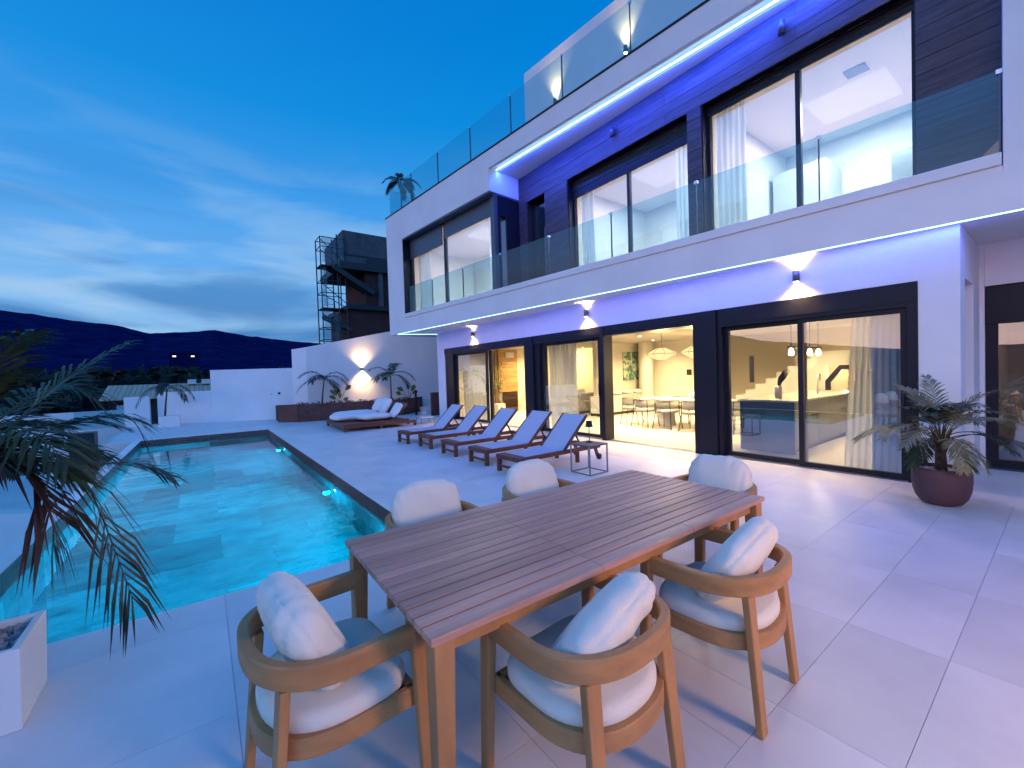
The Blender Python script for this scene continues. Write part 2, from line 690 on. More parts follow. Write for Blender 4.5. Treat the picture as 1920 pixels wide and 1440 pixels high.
def U(s, c, z):
    return tU * s + nU * c + Vector((0, 0, z))


MU = Matrix((( nU.x, tU.x, 0, 0), (nU.y, tU.y, 0, 0), (0, 0, 1, 0), (0, 0, 0, 1)))  # local (c, s, z) -> world

# ================================================================== SETTING
# valley ground, one sheet to the horizon
g = MB()
g.add([(-3000, -3000, -9), (3000, -3000, -9), (3000, 3000, -9), (-3000, 3000, -9)], [(0, 1, 2, 3)])
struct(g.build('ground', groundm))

# hills all round: measured ridge in view, invented but similar elsewhere
ridge = [(-60, 3.4), (-45, 5.0), (-25, 7.2), (-13.8, 6.91), (-12, 6.75), (-9.7, 6.39), (-6.8, 6.15), (-5.2, 5.7), (-4.1, 5.4),
         (-1.9, 5.6), (0.2, 5.75), (1.4, 5.99), (2.6, 5.75), (3.9, 5.5), (4.9, 5.32), (5.3, 5.5), (5.7, 5.2), (7.2, 5.05), (9.2, 4.78), (11.6, 4.6), (20, 4.2), (45, 4),
         (90, 4), (180, 4), (230, 3), (250, 2.4), (262, 1.6), (272, 1.2), (281, 1.3), (287, 2.2), (293, 3.0), (300, 5.2)]


def ridge_el(a):
    a = (a + 60) % 360 - 60
    for (a0, e0), (a1, e1) in zip(ridge, ridge[1:]):
        if a0 <= a <= a1:
            return e0 + (e1 - e0) * (a - a0) / (a1 - a0)
    return 3.4


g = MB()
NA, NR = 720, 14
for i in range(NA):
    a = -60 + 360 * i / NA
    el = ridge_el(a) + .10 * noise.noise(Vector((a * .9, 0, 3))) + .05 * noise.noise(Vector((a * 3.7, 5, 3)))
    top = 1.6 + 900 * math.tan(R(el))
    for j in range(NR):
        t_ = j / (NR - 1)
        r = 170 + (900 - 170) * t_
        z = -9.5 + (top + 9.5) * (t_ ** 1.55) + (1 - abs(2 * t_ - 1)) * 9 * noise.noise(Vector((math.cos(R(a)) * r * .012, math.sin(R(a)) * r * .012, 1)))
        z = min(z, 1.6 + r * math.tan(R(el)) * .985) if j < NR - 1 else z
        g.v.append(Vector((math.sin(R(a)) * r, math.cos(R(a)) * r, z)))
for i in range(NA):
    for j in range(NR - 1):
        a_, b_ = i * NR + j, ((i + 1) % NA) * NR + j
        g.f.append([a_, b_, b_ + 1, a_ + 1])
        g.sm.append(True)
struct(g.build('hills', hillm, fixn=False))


def foliage_mass(name, centers, n, size, mat, parent=None):
    g = MB()
    for (cx, cyy, cz, rx, rz) in centers:
        for k in range(n):
            u = random.uniform(-1, 1)
            a = random.uniform(0, 2 * math.pi)
            rr = (random.random() ** .4)
            s_ = math.sqrt(1 - u * u)
            p = Vector((cx + rx * rr * s_ * math.cos(a), cyy + rx * rr * s_ * math.sin(a), cz + rz * rr * u))
            d1 = Vector((random.uniform(-1, 1), random.uniform(-1, 1), random.uniform(-1, 1))).normalized() * size
            d2 = d1.cross(Vector((random.uniform(-1, 1), random.uniform(-1, 1), random.uniform(-1, 1)))).normalized() * size * .6
            g.add([p - d1, p + d2, p + d1, p - d2], [(0, 1, 2, 3)])
    return g.build(name, mat, parent, fixn=False)


# wooded slope right behind the boundary wall (one dark mass, nobody could count its trees)
cs = []
for k in range(46):
    a = R(random.uniform(-15, 12))
    d = random.uniform(52, 88)
    cs.append((math.sin(a) * d, math.cos(a) * d, random.uniform(-4, 0.3) + d * .012, random.uniform(3, 5.5), random.uniform(2.5, 3.8)))
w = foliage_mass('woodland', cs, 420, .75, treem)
tag(w, 'dark wooded slope below the hills behind the boundary wall', 'woodland', kind='stuff')

# hillside house with lit windows
hh = thing('hillside_house', 'tiny distant house on the dark hillside with two lit windows', 'house', (-4.5, 160, 9.2))
g = MB()
g.box(-2.6, -2.5, -3.2, 4.6, 2.5, 1.6)
g.build('wall', hillm, hh)
g = MB()
g.beam((-2.9, 0, 1.8), (4.9, 0, 1.8), 5.6, .4)
g.build('roof', hillm, hh)
for x in (-1.4, 2.9):
    g = MB()
    g.box(x - .38, -2.62, .6, x + .38, -2.5, .95)
    g.build('window', hillem, hh)

# ------------------------------------------------------------------ deck with tiles
deck = MB()
for r_ in ((1.76, .84, 9.15, 16.26), (-1.64, -6, 9.15, .84), (-1.64, .84, 1.76, 3.85), (-2.3, 16.26, 9.6, 22.9)):
    deck.box(r_[0], r_[1], -.35, r_[2], r_[3], -.006)
deck = struct(deck.build('deck', grout))
tile_cache = {}


def tile(x0, y0, x1, y1, z, th, mat, parent, name='tile', gap=.0025):
    w_, h_ = round(x1 - x0 - gap, 3), round(y1 - y0 - gap, 3)
    if w_ < .02 or h_ < .02:
        return
    key = (w_, h_, mat.name, th)
    loc = ((x0 + x1) / 2, (y0 + y1) / 2, z)
    if key not in tile_cache:
        g = MB()
        g.box(-w_ / 2, -h_ / 2, -th, w_ / 2, h_ / 2, 0)
        o = g.build(name, mat, parent)
        o.location = loc
        tile_cache[key] = o
    else:
        share(tile_cache[key], parent, loc)


T = 1.02
for (X0, Y0, X1, Y1) in ((1.76, .84, 7.46, 16.26), (-1.64, -1.0, 9.15, .84), (-1.64, .84, 1.76, 3.85), (-2.2, 16.26, 9.2, 22.4)):
    i0, i1 = math.floor((X0 - 4.16) / T), math.ceil((X1 - 4.16) / T)
    j0, j1 = math.floor((Y0 - .40) / T), math.ceil((Y1 - .40) / T)
    for i in range(i0, i1):
        for j in range(j0, j1):
            a0, a1 = max(X0, 4.16 + i * T), min(X1, 4.16 + (i + 1) * T)
            b0, b1 = max(Y0, .4 + j * T), min(Y1, .4 + (j + 1) * T)
            if a1 - a0 > .03 and b1 - b0 > .03 and (b0 < 19.5 or a0 < 4):
                tile(a0, b0, a1, b1, 0, .006, porcelain, deck)

# ------------------------------------------------------------------ pool
PX0, PX1, PY0, PY1, PZ, WZ = -1.47, 1.76, 3.85, 16.26, -1.45, -.20
g = MB()
g.box(PX0 - .17, PY0, -1.8, PX0 - .012, PY1, -.004)
g.box(PX0 - .17, PY0 - .3, -1.8, PX1 + .3, PY0 - .012, -.36)
g.box(PX0 - .17, PY1 + .012, -1.8, PX1 + .3, PY1 + .3, -.36)
g.box(PX1 + .012, PY0 - .3, -1.8, PX1 + .3, PY1 + .3, -.36)
g.box(PX0 - .17, PY0 - .3, -1.8, PX1 + .3, PY1 + .3, PZ - .012)
basin = struct(g.build('pool_basin', darkstone))
g = MB()
g.box(PX0 - .17, PY0, -.004, PX0, PY1 + .0, .0)
g.build('coping', plaster, basin)


def vtile(p0, p1, z0, z1, nrm, mat, parent):
    a, b_ = Vector(p0), Vector(p1)
    w_ = round((b_ - a).length - .004, 3)
    key = ('v', w_, z0, z1, tuple(nrm), mat.name)
    c = (a + b_) / 2
    if key in tile_cache:
        return share(tile_cache[key], parent, (c.x, c.y, (z0 + z1) / 2))
    g = MB()
    d = (b_ - a).normalized() * w_ / 2
    n_ = Vector(nrm) * .012
    h_ = (z1 - z0) / 2 - .002
    vs = [-d + Vector((0, 0, -h_)), d + Vector((0, 0, -h_)), d + Vector((0, 0, h_)), -d + Vector((0, 0, h_))]
    g.add([v - n_ for v in vs] + vs, [(0, 1, 2, 3), (4, 5, 6, 7), (0, 1, 5, 4), (1, 2, 6, 5), (2, 3, 7, 6), (3, 0, 4, 7)])
    o = g.build('tile', mat, parent)
    o.location = (c.x, c.y, (z0 + z1) / 2)
    tile_cache[key] = o
    return o


nx, ny = 3, 14
lx, ly = (PX1 - PX0), (PY1 - PY0)
# floor slabs in running bond, each with its own shade
for j in range(ny):
    y0_, y1_ = PY0 + ly * j / ny, PY0 + ly * (j + 1) / ny
    off = (j % 2) * .5
    xs = [PX0] + [PX0 + lx * (k + off) / nx for k in range(0 if off else 1, nx)] + [PX1]
    for a, b_ in zip(xs, xs[1:]):
        tile(a, y0_, b_, y1_, PZ, .012, darkstone, basin)
ky = 14
for k in range(ky):
    y0_, y1_ = PY0 + ly * k / ky, PY0 + ly * (k + 1) / ky
    vtile((PX1, y0_, 0), (PX1, y1_, 0), -.30, -.003, (-1, 0, 0), bandstone, basin)
    vtile((PX1, y0_, 0), (PX1, y1_, 0), PZ, -.30, (-1, 0, 0), darkstone, basin)
    vtile((PX0, y0_, 0), (PX0, y1_, 0), PZ, -.30, (1, 0, 0), darkstone, basin)
    vtile((PX0, y0_, 0), (PX0, y1_, 0), -.30, -.005, (1, 0, 0), bandstone, basin)
for k in range(4):
    x0_, x1_ = PX0 + lx * k / 4, PX0 + lx * (k + 1) / 4
    vtile((x0_, PY1, 0), (x1_, PY1, 0), -.30, -.003, (0, -1, 0), bandstone, basin)
    vtile((x0_, PY1, 0), (x1_, PY1, 0), PZ, -.30, (0, -1, 0), darkstone, basin)
    vtile((x0_, PY0, 0), (x1_, PY0, 0), PZ, -.30, (0, 1, 0), darkstone, basin)
g = MB()
g.add([(PX0 + .001, PY0 + .001, WZ), (PX1 - .001, PY0 + .001, WZ), (PX1 - .001, PY1 - .001, WZ), (PX0 + .001, PY1 - .001, WZ)], [(0, 1, 2, 3)])
struct(g.build('pool_water', water, fixn=False))


def pool_light(y, label, z=-.42):
    t_ = thing('pool_light', label, 'pool light', (PX1, y, z), 0, 'lamps in the pool wall')
    g = MB()
    prof = [(.085, .0), (.085, .018), (.06, .026)]
    M = Matrix.Rotation(-math.pi / 2, 4, 'Y')
    g.lathe(prof, 24)
    for i, v in enumerate(g.v):
        g.v[i] = M @ v
    g.build('bezel', steel, t_)
    g = MB()
    g.lathe([(.0001, .030), (.03, .029), (.058, .022)], 20)
    for i, v in enumerate(g.v):
        g.v[i] = M @ v
    g.build('lens', poolem, t_)
    lamp('SPOT', 'pool_lamp', (PX1 - .06, y, z), 1900, (.0, .50, 1.0), t_, .04, aim=(-1, 0, -.10), spot=165, blend=.6)
    lamp('POINT', 'pool_glow', (PX1 - .16, y, z - .05), 120, (.0, .58, 1.0), t_, .05)
    return t_


pool_light(12.72, 'farther glowing pool light in the right pool wall')
pool_light(7.42, 'nearer glowing pool light in the right pool wall')
pool_light(4.9, 'pool light in the right pool wall hidden behind the dining table corner', -.7)

# lower terrace left of the pool
g = MB()
g.box(-9, 3, -1.4, PX0 - .19, 19, -1.0)
struct(g.build('lower_terrace', porcelain))
g = MB()
g.box(-9.0, 19.0, -1.4, -2.3, 30, -1.02)
struct(g.build('neighbour_terrace', concrete))

lt = MB()
p1 = Vector((-1.80, 9.70, 0))
p2 = p1 - Vector((ri.x, ri.y, 0)).normalized() * 3.2
lt.beam(p1 + Vector((0, 0, -.68)), p2 + Vector((0, 0, -.68)), .25, .64)
tag(lt.build('terrace_parapet', plaster), 'low white parapet on the lower terrace just left of the pool', 'wall')

# ------------------------------------------------------------------ boundary walls
bw = thing('boundary_wall', 'long white rendered boundary wall stepping down beyond the pool', 'wall', (0.3, 21.5, 0))
d2 = Vector((4.5, -2.2, 0)).normalized()
n2 = Vector((2.2, 4.5, 0)).normalized()
P0 = Vector((2.5, 20.4, 0))


def wallpiece(a, b_, zt, th=.25, z0=-1.2, zt2=None):
    g = MB()
    p, q = P0 + d2 * a, P0 + d2 * b_
    zt2 = zt if zt2 is None else zt2
    vs = [p + Vector((0, 0, z0)), q + Vector((0, 0, z0)), q + n2 * th + Vector((0, 0, z0)), p + n2 * th + Vector((0, 0, z0)),
          p + Vector((0, 0, zt)), q + Vector((0, 0, zt2)), q + n2 * th + Vector((0, 0, zt2)), p + n2 * th + Vector((0, 0, zt))]
    g.add(vs, [(0, 3, 2, 1), (4, 5, 6, 7), (0, 1, 5, 4), (1, 2, 6, 5), (2, 3, 7, 6), (3, 0, 4, 7)])
    return g


wallpiece(-2.42, .95, 2.165).build('high_section', plaster, bw, True)
wallpiece(-4.4, -2.425, 1.31).build('low_section', plaster, bw, True)
g = MB()
p = P0 + d2 * (-4.95)
g.beam(p + n2 * .0 - n2 * .25 + Vector((0, 0, -.6)) , p - n2 * .25 + Vector((0, 0, 1.17)), .75, .55, (0, 1, 0))
g.build('pier', plaster, bw, True)
g = MB()
q = P0 + d2 * .20 - n2 * .012 + Vector((0, 0, 1.10))
g.cbox(q, (.09, .02, .09))
g.build('socket', blackm, bw, True)
g = MB()
q = P0 + d2 * (-.12) - n2 * .012 + Vector((0, 0, 1.08))
g.cbox(q, (.09, .02, .09))
g.build('junction_box', whitelac, bw, True)

lw = thing('garden_wall', 'tall white wall with sloping top behind the planter and glowing wall light', 'wall', (5, 19.2, 0))
n1 = Vector((1.3, 5.9, 0)).normalized()
d1 = Vector((5.9, -1.3, 0)).normalized()
A = Vector((3.64, 19.46, 0))
g = MB()
q0, q1 = A, A + d1 * 7.5
zt0, zt1 = 3.02, 3.02 + .205 * 7.5
vs = [q0, q1, q1 + n1 * .3, q0 + n1 * .3]
g.add([v + Vector((0, 0, -.5)) for v in vs] + [vs[0] + Vector((0, 0, zt0)), vs[1] + Vector((0, 0, zt1)), vs[2] + Vector((0, 0, zt1)), vs[3] + Vector((0, 0, zt0))],
      [(0, 3, 2, 1), (4, 5, 6, 7), (0, 1, 5, 4), (1, 2, 6, 5), (2, 3, 7, 6), (3, 0, 4, 7)])
g.build('wall_panel', plaster, lw, True)
g = MB()
q0 = Vector((3.17, 20.03, 0))
q1 = A + n1 * .005 - d1 * .002
vs = [q0, q1, q1 + n1 * .3, q0 + n2 * .3]
g.add([v + Vector((0, 0, -.5)) for v in vs] + [vs[0] + Vector((0, 0, 2.95)), vs[1] + Vector((0, 0, 3.02)), vs[2] + Vector((0, 0, 3.02)), vs[3] + Vector((0, 0, 2.95))],
      [(0, 3, 2, 1), (4, 5, 6, 7), (0, 1, 5, 4), (1, 2, 6, 5), (2, 3, 7, 6), (3, 0, 4, 7)])
g.build('corner_return', plaster, lw, True)
# steps and brown panel by the house corner
st = thing('garden_steps', 'two low pale steps between the planter and the house corner', 'steps', (8.3, 17.3, 0))
g = MB()
g.box(7.75, 16.7, 0, 9.1, 17.3, .12)
g.build('step', porcelain, st, True)
g = MB()
g.box(7.85, 17.0, .121, 9.1, 17.6, .26)
g.build('step', porcelain, st, True)
cp = MB()
cp.box(7.55, 15.75, 0, 7.95, 15.83, .95)
cp = cp.build('garden_screen', corten, bevel=.005)
tag(cp, 'brown upright screen standing against the far corner of the house wall', 'screen')
bol = thing('bollard_light', 'slim dark bollard light post in front of the right end of the planter', 'bollard light', (7.25, 16.6, 0))
g = MB()
g.box(-.035, -.035, 0, .035, .035, .98)
g.build('post', blackm, bol)
g = MB()
g.box(-.045, -.045, .98, .045, .045, 1.03)
g.build('head', alu, bol)

# ------------------------------------------------------------------ HOUSE
H = thing('house', 'modern white two-storey villa with dark sliding doors and purple-lit balcony', 'house', (7.46, 8, 0))
XF_H = XF[H.name]


def HP(g, name, mat, bevel=0.):
    return g.build(name, mat, H, True, bevel)


GX = 7.46
SZ = 3.246
# ground-floor wall
g = MB()
g.box(GX, 1.215, 2.633, GX + .35, 14.285, SZ)
HP(g, 'lintel', plaster)
g = MB()
g.box(GX, .84, 0, GX + .35, 1.215, SZ)
HP(g, 'wall', plaster)
g = MB()
g.box(GX, 14.285, 0, GX + .35, 14.87, SZ)
HP(g, 'wall', plaster)
# return wall with doorway recess, right-hand wall
g = MB()
g.box(GX + .352, .84, 2.63, 9.15, 1.19, SZ)
g.box(8.56, .84, 0, 9.15, 1.19, 2.628)
g.box(7.83, 1.6, 0, 8.55, 1.75, 2.8)
g.box(8.552, 1.192, 0, 8.65, 1.75, 2.8)
g.box(7.72, 1.192, 0, 7.82, 1.75, 2.8)
HP(g, 'return_wall', plaster)
g = MB()
g.box(9.152, .79, 0, 9.45, 1.19, SZ)
g.box(9.152, -4, 2.65, 9.45, .788, SZ)
g.box(9.152, -4, 0, 9.45, -1.6, 2.648)
HP(g, 'side_wall', plaster)
# balcony slab / fascia (soffit at 3.246) : polygon from the turned outer edge to the inner wall
sl = MB()
far, near = 15.30, -4.0
sl.prism([(U(near, 7.364, 0).x, U(near, 7.364, 0).y), (14, U(near, 14, 0).y - 0), (14, 15.9), (U(far, 7.364, 0).x, U(far, 7.364, 0).y)][::-1], SZ + .002, 3.74)
HP(sl, 'floor_slab', plaster)
# front fascia below the recess, far pier, near pier, top band
def UB(g, s0, c0, z0, s1, c1, z1):
    return g.box(c0, s0, z0, c1, s1, z1, MU)


g = MB()
UB(g, -.16, 7.36, SZ, 14.05, 7.60, 3.775)
HP(g, 'balcony_fascia', plaster)
g = MB()
UB(g, 14.052, 7.36, SZ, 15.30, 7.66, 7.72)
UB(g, 15.05, 7.662, SZ, 15.30, 14, 7.72)
HP(g, 'end_wall', plaster)
g = MB()
UB(g, -6, 7.36, SZ, -.162, 7.66, 7.72)
UB(g, -.40, 7.662, 3.745, -.162, 9.2, 7.24)
HP(g, 'end_wall', plaster)
g = MB()
UB(g, 8.97, 7.36, 6.65, 14.05, 7.66, 7.72)
UB(g, 8.97, 7.662, 6.65, 9.20, 8.52, 7.248)
HP(g, 'bay_header', plaster)
g = MB()
UB(g, -.16, 7.36, 7.25, 8.968, 7.45, 7.72)
UB(g, -.16, 7.70, 7.25, 8.968, 13, 7.50)
UB(g, -.16, 7.452, 7.32, 8.968, 7.698, 7.50)
HP(g, 'roof_parapet', plaster)
g = MB()
UB(g, 8.97, 7.662, 7.25, 15.04, 13, 7.50)
HP(g, 'roof_slab', plaster)
g = MB()
UB(g, -6, 7.34, 7.722, 15.33, 7.68, 7.76)
HP(g, 'parapet_cap', alu, .004)
g = MB()
UB(g, -.15, 7.325, 3.78, 14.04, 7.62, 3.92)
HP(g, 'balcony_coping', plaster, .01)
g = MB()
UB(g, -.15, 7.50, 3.925, 14.04, 7.58, 3.935)
HP(g, 'gutter', alu_mid)
g = MB()
UB(g, -.16, 7.625, 3.742, 14.04, 9.6, 3.76)
HP(g, 'balcony_floor', porcelain)

# upper wall with wood boards: openings (Y ranges) narrow 8.567-9.38, w1 4.435-7.705, w2 1.25-4.16, heads 6.61
CXF = 7.65
ops = [(1.25, 4.16), (4.435, 7.705), (8.567, 9.34)]
segs = []
y = -1.2
for a, b_ in ops:
    segs.append((y, a))
    y = b_
segs.append((9.34, 9.69))
g = MB()
bk = MB()
bk.box(CXF + .03, -1.2, 6.61, CXF + .25, 9.69, 7.248)
for a, b_ in segs:
    bk.box(CXF + .03, a, 3.76, CXF + .25, b_, 6.608)
HP(bk, 'upper_wall', blackm)
bh = .197
rows = 18
for r in range(rows):
    z0, z1 = 3.765 + r * (7.245 - 3.765) / rows, 3.765 + (r + 1) * (7.245 - 3.765) / rows
    if z0 >= 6.60 or z1 > 6.63:
        spans = [(-.9, 2.6), (2.6, 5.7), (5.7, 9.69)] if r % 2 else [(-.9, 1.4), (1.4, 4.9), (4.9, 9.69)]
    else:
        spans = segs
    for a, b_ in spans:
        zz1 = z1
        g = MB()
        jit = random.uniform(0, .006)
        g.box(CXF - jit, a + .002, z0 + .0025, CXF + .028, b_ - .002, zz1 - .0025)
        HP(g, 'cladding_board', cladd)


def frame(name, mat, parent, M, w, h, t_=.06, d=.06, split=()):
    """rectangular frame in local (y,z) plane from 0,0 to w,h with vertical splits"""
    g = MB()
    g.box(0, 0, 0, d, w, t_, M)
    g.box(0, 0, h - t_, d, w, h, M)
    g.box(0, 0, t_ + .001, d, t_, h - t_ - .001, M)
    g.box(0, w - t_, t_ + .001, d, w, h - t_ - .001, M)
    for s_ in split:
        g.box(.001, s_ - t_ / 2, t_ + .001, d - .001, s_ + t_ / 2, h - t_ - .001, M)
    return g.build(name, mat, parent, True)


def pane(parent, M, y0, y1, z0, z1, x=.03, mat=glass, th=.008):
    g = MB()
    g.box(x, y0, z0, x + th, y1, z1, M)
    return g.build('pane', mat, parent, True)


def sub(name, world_loc):
    """a part of the house that carries sub-parts"""
    return None


# upper windows (part: window frame object; sub-part: pane, shutter box)
def upper_window(y0, y1, z1, gz1, xf, ysplit, box=True):
    M = Matrix.Translation((xf, y0, 3.76))
    w_, h_ = y1 - y0, z1 - 3.76
    fr = frame('window', alu, H, M, w_, h_, .07, .09, [s_ - y0 for s_ in ysplit])
    XF[fr.name] = XF[H.name]
    # linings of the reveal
    g = MB()
    g.box(CXF + .031, y0, 3.762, xf, y0 + .02, z1)
    g.box(CXF + .031, y1 - .02, 3.762, xf, y1, z1)
    g.box(CXF + .031, y0 + .021, z1 - .02, xf, y1 - .021, z1)
    g.build('reveal', alu, fr, True)
    g = MB()
    for k in range(6):
        zz = gz1 + k * (z1 - gz1 - .03) / 6
        g.box(xf - .035 + .008 * (k % 2), y0 + .03, zz, xf - .004, y1 - .03, zz + (z1 - gz1 - .03) / 6 - .008)
    g.build('shutter_box', alu, fr, True)
    ys = [y0 + .07] + list(ysplit) + [y1 - .07]
    for k, (a, b_) in enumerate(zip(ys, ys[1:])):
        pane(fr, M, a - y0, b_ - y0, .071, h_ - .071, .03 + .02 * k)
    return fr


upper_window(4.435, 7.705, 6.61, 6.00, CXF + .2, [5.98])
upper_window(1.25, 4.16, 6.61, 6.28, CXF + .2, [2.66])
# narrow dark window
M = Matrix.Translation((CXF + .2, 8.567, 3.76))
fr = frame('window', alu, H, M, .77, 2.85, .06, .08)
XF[fr.name] = XF[H.name]
pane(fr, M, .06, .71, .061, 2.79, .03, side_glass)
g = MB()
g.box(CXF + .031, 8.567, 3.762, CXF + .2, 8.587, 6.61)
g.box(CXF + .031, 9.32, 3.762, CXF + .2, 9.34, 6.61)
g.box(CXF + .031, 8.588, 6.59, CXF + .2, 9.319, 6.61)
g.build('reveal', blackm, fr, True)
g = MB()
g.box(CXF + .45, 8.5, 3.76, CXF + .5, 9.4, 6.9)
HP(g, 'dark_lining', blackm)

# bay window: front (turned plane c=7.664) and side (s=9.0)
MBf = MU @ Matrix.Translation((7.664, 9.05, 3.76))
fr = frame('bay_window', alu, H, MBf, 4.99, 2.89, .10, .10, [2.68])
XF[fr.name] = XF[H.name]
g = MB()
for k in range(2):
    a, b_ = (9.16, 11.66) if k == 0 else (11.82, 13.95)
    UB(g, a, 7.62, 6.09 if k == 0 else 5.92, b_, 7.66, 6.645)
g.build('shutter_box', alu_mid, fr, True)
pane(fr, MBf, .10, 2.63, .101, 2.789, .03)
pane(fr, MBf, 2.73, 4.89, .101, 2.789, .055)
g = MB()
UB(g, 14.03, 7.37, 3.93, 14.05, 7.66, 6.645)
g.build('reveal', alu, fr, True)
g = MB()
UB(g, 8.99, 7.54, 3.93, 9.16, 7.66, 6.645)
g.build('corner_post', alu_mid, fr, True)
# side of bay
g = MB()
UB(g, 8.995, 7.665, 3.76, 9.045, 7.75, 6.648)
UB(g, 8.995, 7.99, 3.76, 9.045, 8.50, 6.648)
UB(g, 8.995, 7.751, 6.06, 9.045, 7.989, 6.648)
g.build('side_frame', alu, fr, True)
pane(fr, MU @ Matrix.Translation((7.75, 9.01, 3.76)) @ Matrix(((0, 1, 0, 0), (1, 0, 0, 0), (0, 0, 1, 0), (0, 0, 0, 1))), 0, .24, 0, 2.30, .0)
g = MB()
UB(g, 8.972, 7.37, 6.60, 9.16, 8.52, 6.648)
UB(g, 9.162, 7.37, 6.60, 14.04, 7.60, 6.648)
g.build('trim', alu_mid, fr, True)

g = MB()
UB(g, 9.25, 7.70, 3.78, 9.28, 8.10, 6.3)
HP(g, 'warm_curtain_panel', oak)  # oak-coloured board imitates a curtain in warm light behind the pane

# rooms upstairs
def room(name, x0, y0, z0, x1, y1, z1, mat, M=None, floor=None, open_x0=True):
    g = MB()
    t_ = .08
    g.box(x1, y0 - t_, z0, x1 + t_, y1 + t_, z1, M)
    g.box(x0, y0 - t_, z0, x1, y0, z1, M)
    g.box(x0, y1, z0, x1, y1 + t_, z1, M)
    g.box(x0, y0 - t_, z1, x1 + t_, y1 + t_, z1 + t_, M)
    return g.build(name, mat, H, True)


pink = pbr('bedroom_paint', (.70, .64, .60), .9, var=.02, vscale=1.)
room('bedroom_walls', CXF + .29, .55, 3.76, 11.6, 4.2, 6.62, pink)
room('bedroom_walls', CXF + .29, 4.40, 3.76, 11.6, 8.2, 6.62, pink)
room('bedroom_walls', 7.78, 9.25, 3.76, 11.2, 14.9, 6.655, pink, MU)
g = MB()
g.box(10.6, 3.1, 3.765, 11.58, 4.1, 5.9)
HP(g, 'wardrobe', whitelac)
g = MB()
g.box(11.50, 1.35, 3.765, 11.59, 2.25, 5.85)
HP(g, 'bedroom_door', greylac)
g = MB()
g.box(11.50, 5.9, 3.765, 11.59, 6.8, 5.85)
HP(g, 'bedroom_door', greylac)
g = MB()
for k in range(5):
    g.box(9.1 + k * .06, 2.1, 6.600, 9.135 + k * .06, 2.4, 6.614)
HP(g, 'air_vent', greylac)

# ground sliding doors: parts of house, each door frame with its panes
def door(y0, y1, z0, z1, xf, panes_, t_=.07, closed=True, mat=glass):
    M = Matrix.Translation((xf, y0, z0))
    fr = frame('sliding_door', alu, H, M, y1 - y0, z1 - z0, t_, .07)
    XF[fr.name] = XF[H.name]
    if closed:
        pane(fr, M, t_, y1 - y0 - t_, t_ + .001, z1 - z0 - t_ - .001, .03, mat)
        g = MB()
        g.box(-.03, .03, 1.0, -.002, .055, 1.28, M)
        g.build('handle', blackm, fr, True)
    return fr


def head(y0, y1, zb):
    g = MB()
    g.box(GX - .012, y0, zb, GX + .20, y1, 2.631)
    g.box(GX - .02, y0 + .05, zb + .06, GX - .012, y1 - .05, zb + .075)
    return HP(g, 'shutter_housing', alu)


head(9.395, 14.283, 2.40)
head(6.452, 9.0, 2.40)
head(4.272, 6.452, 2.405)
head(1.217, 3.765, 2.315)
def post(y0, y1, x0=-.03, x1=.34):
    g = MB()
    g.box(GX + x0, y0, 0, GX + x1, y1, 2.628)
    return HP(g, 'door_post', alu, .004)


post(9.01, 9.39)
post(8.80, 9.005, .03)
post(13.68, 14.27, .02, .25)
post(6.455, 6.56, -.03, .28)
post(3.84, 4.27, -.05, .34)
post(3.765, 3.838, .0, .30)
post(1.217, 1.325, -.01, .22)
door(11.55, 13.68, 0.02, 2.40, GX + .10, 1)
door(11.42, 11.56, 0.02, 2.40, GX + .20, 1, .06, False)
door(6.67, 8.80, 0.02, 2.40, GX + .10, 1)
door(2.52, 3.765, 0.02, 2.315, GX + .12, 1, .07)
door(1.325, 2.59, 0.02, 2.315, GX + .03, 1, .07)
g = MB()
for xx in (GX + .02, GX + .10, GX + .18):
    g.box(xx, 1.33, -.003, xx + .03, 13.68, .006)
HP(g, 'door_track', steel)
# right-hand wall window (X=9.15)
M = Matrix.Translation((9.20, -1.6, 0.02))
fr = frame('sliding_door', alu, H, M, 2.385, 2.63, .12, .09)
XF[fr.name] = XF[H.name]
pane(fr, M, .12, 2.265, .13, 2.10, .03, side_glass)
g = MB()
g.box(9.16, -1.59, 2.10, 9.199, .78, 2.62)
g.build('shutter_box', alu, fr, True)
room('side_room_walls', 9.50, -2.2, 0, 12.5, .78, 2.75, plaster_in)

# interior shell, ground floor
g = MB()
g.box(GX + .36, .9, -.02, 17, 15, -.001)
flo = HP(g, 'interior_floor', floor_in)
g = MB()
g.box(GX + .352, .85, 2.66, 17, 14.9, 2.74)
HP(g, 'ceiling', plaster_in)
for b6 in ((GX + .35, 14.6, 0, 17, 14.75, 2.66), (16.6, 10.6, 0, 16.8, 14.6, 2.66), (11.6, 10.45, 0, 16.6, 10.6, 2.66),
           (14.35, 8.20, 0, 14.5, 10.449, 2.66), (7.82, 1.2, 0, 14.9, 1.3, 2.66)):
    g = MB()
    g.box(*b6)
    HP(g, 'interior_wall', plaster_in)
g = MB()
g.box(14.9, 1.3, 0, 15.05, 8.9, 2.66)
HP(g, 'stair_wall', pbr('tan_paint', (.46, .39, .27), .9))
g = MB()
g.lathe([(.28, 0), (.28, 2.66)], 28, (13.95, 10.0, 0))
HP(g, 'round_column', plaster_in)
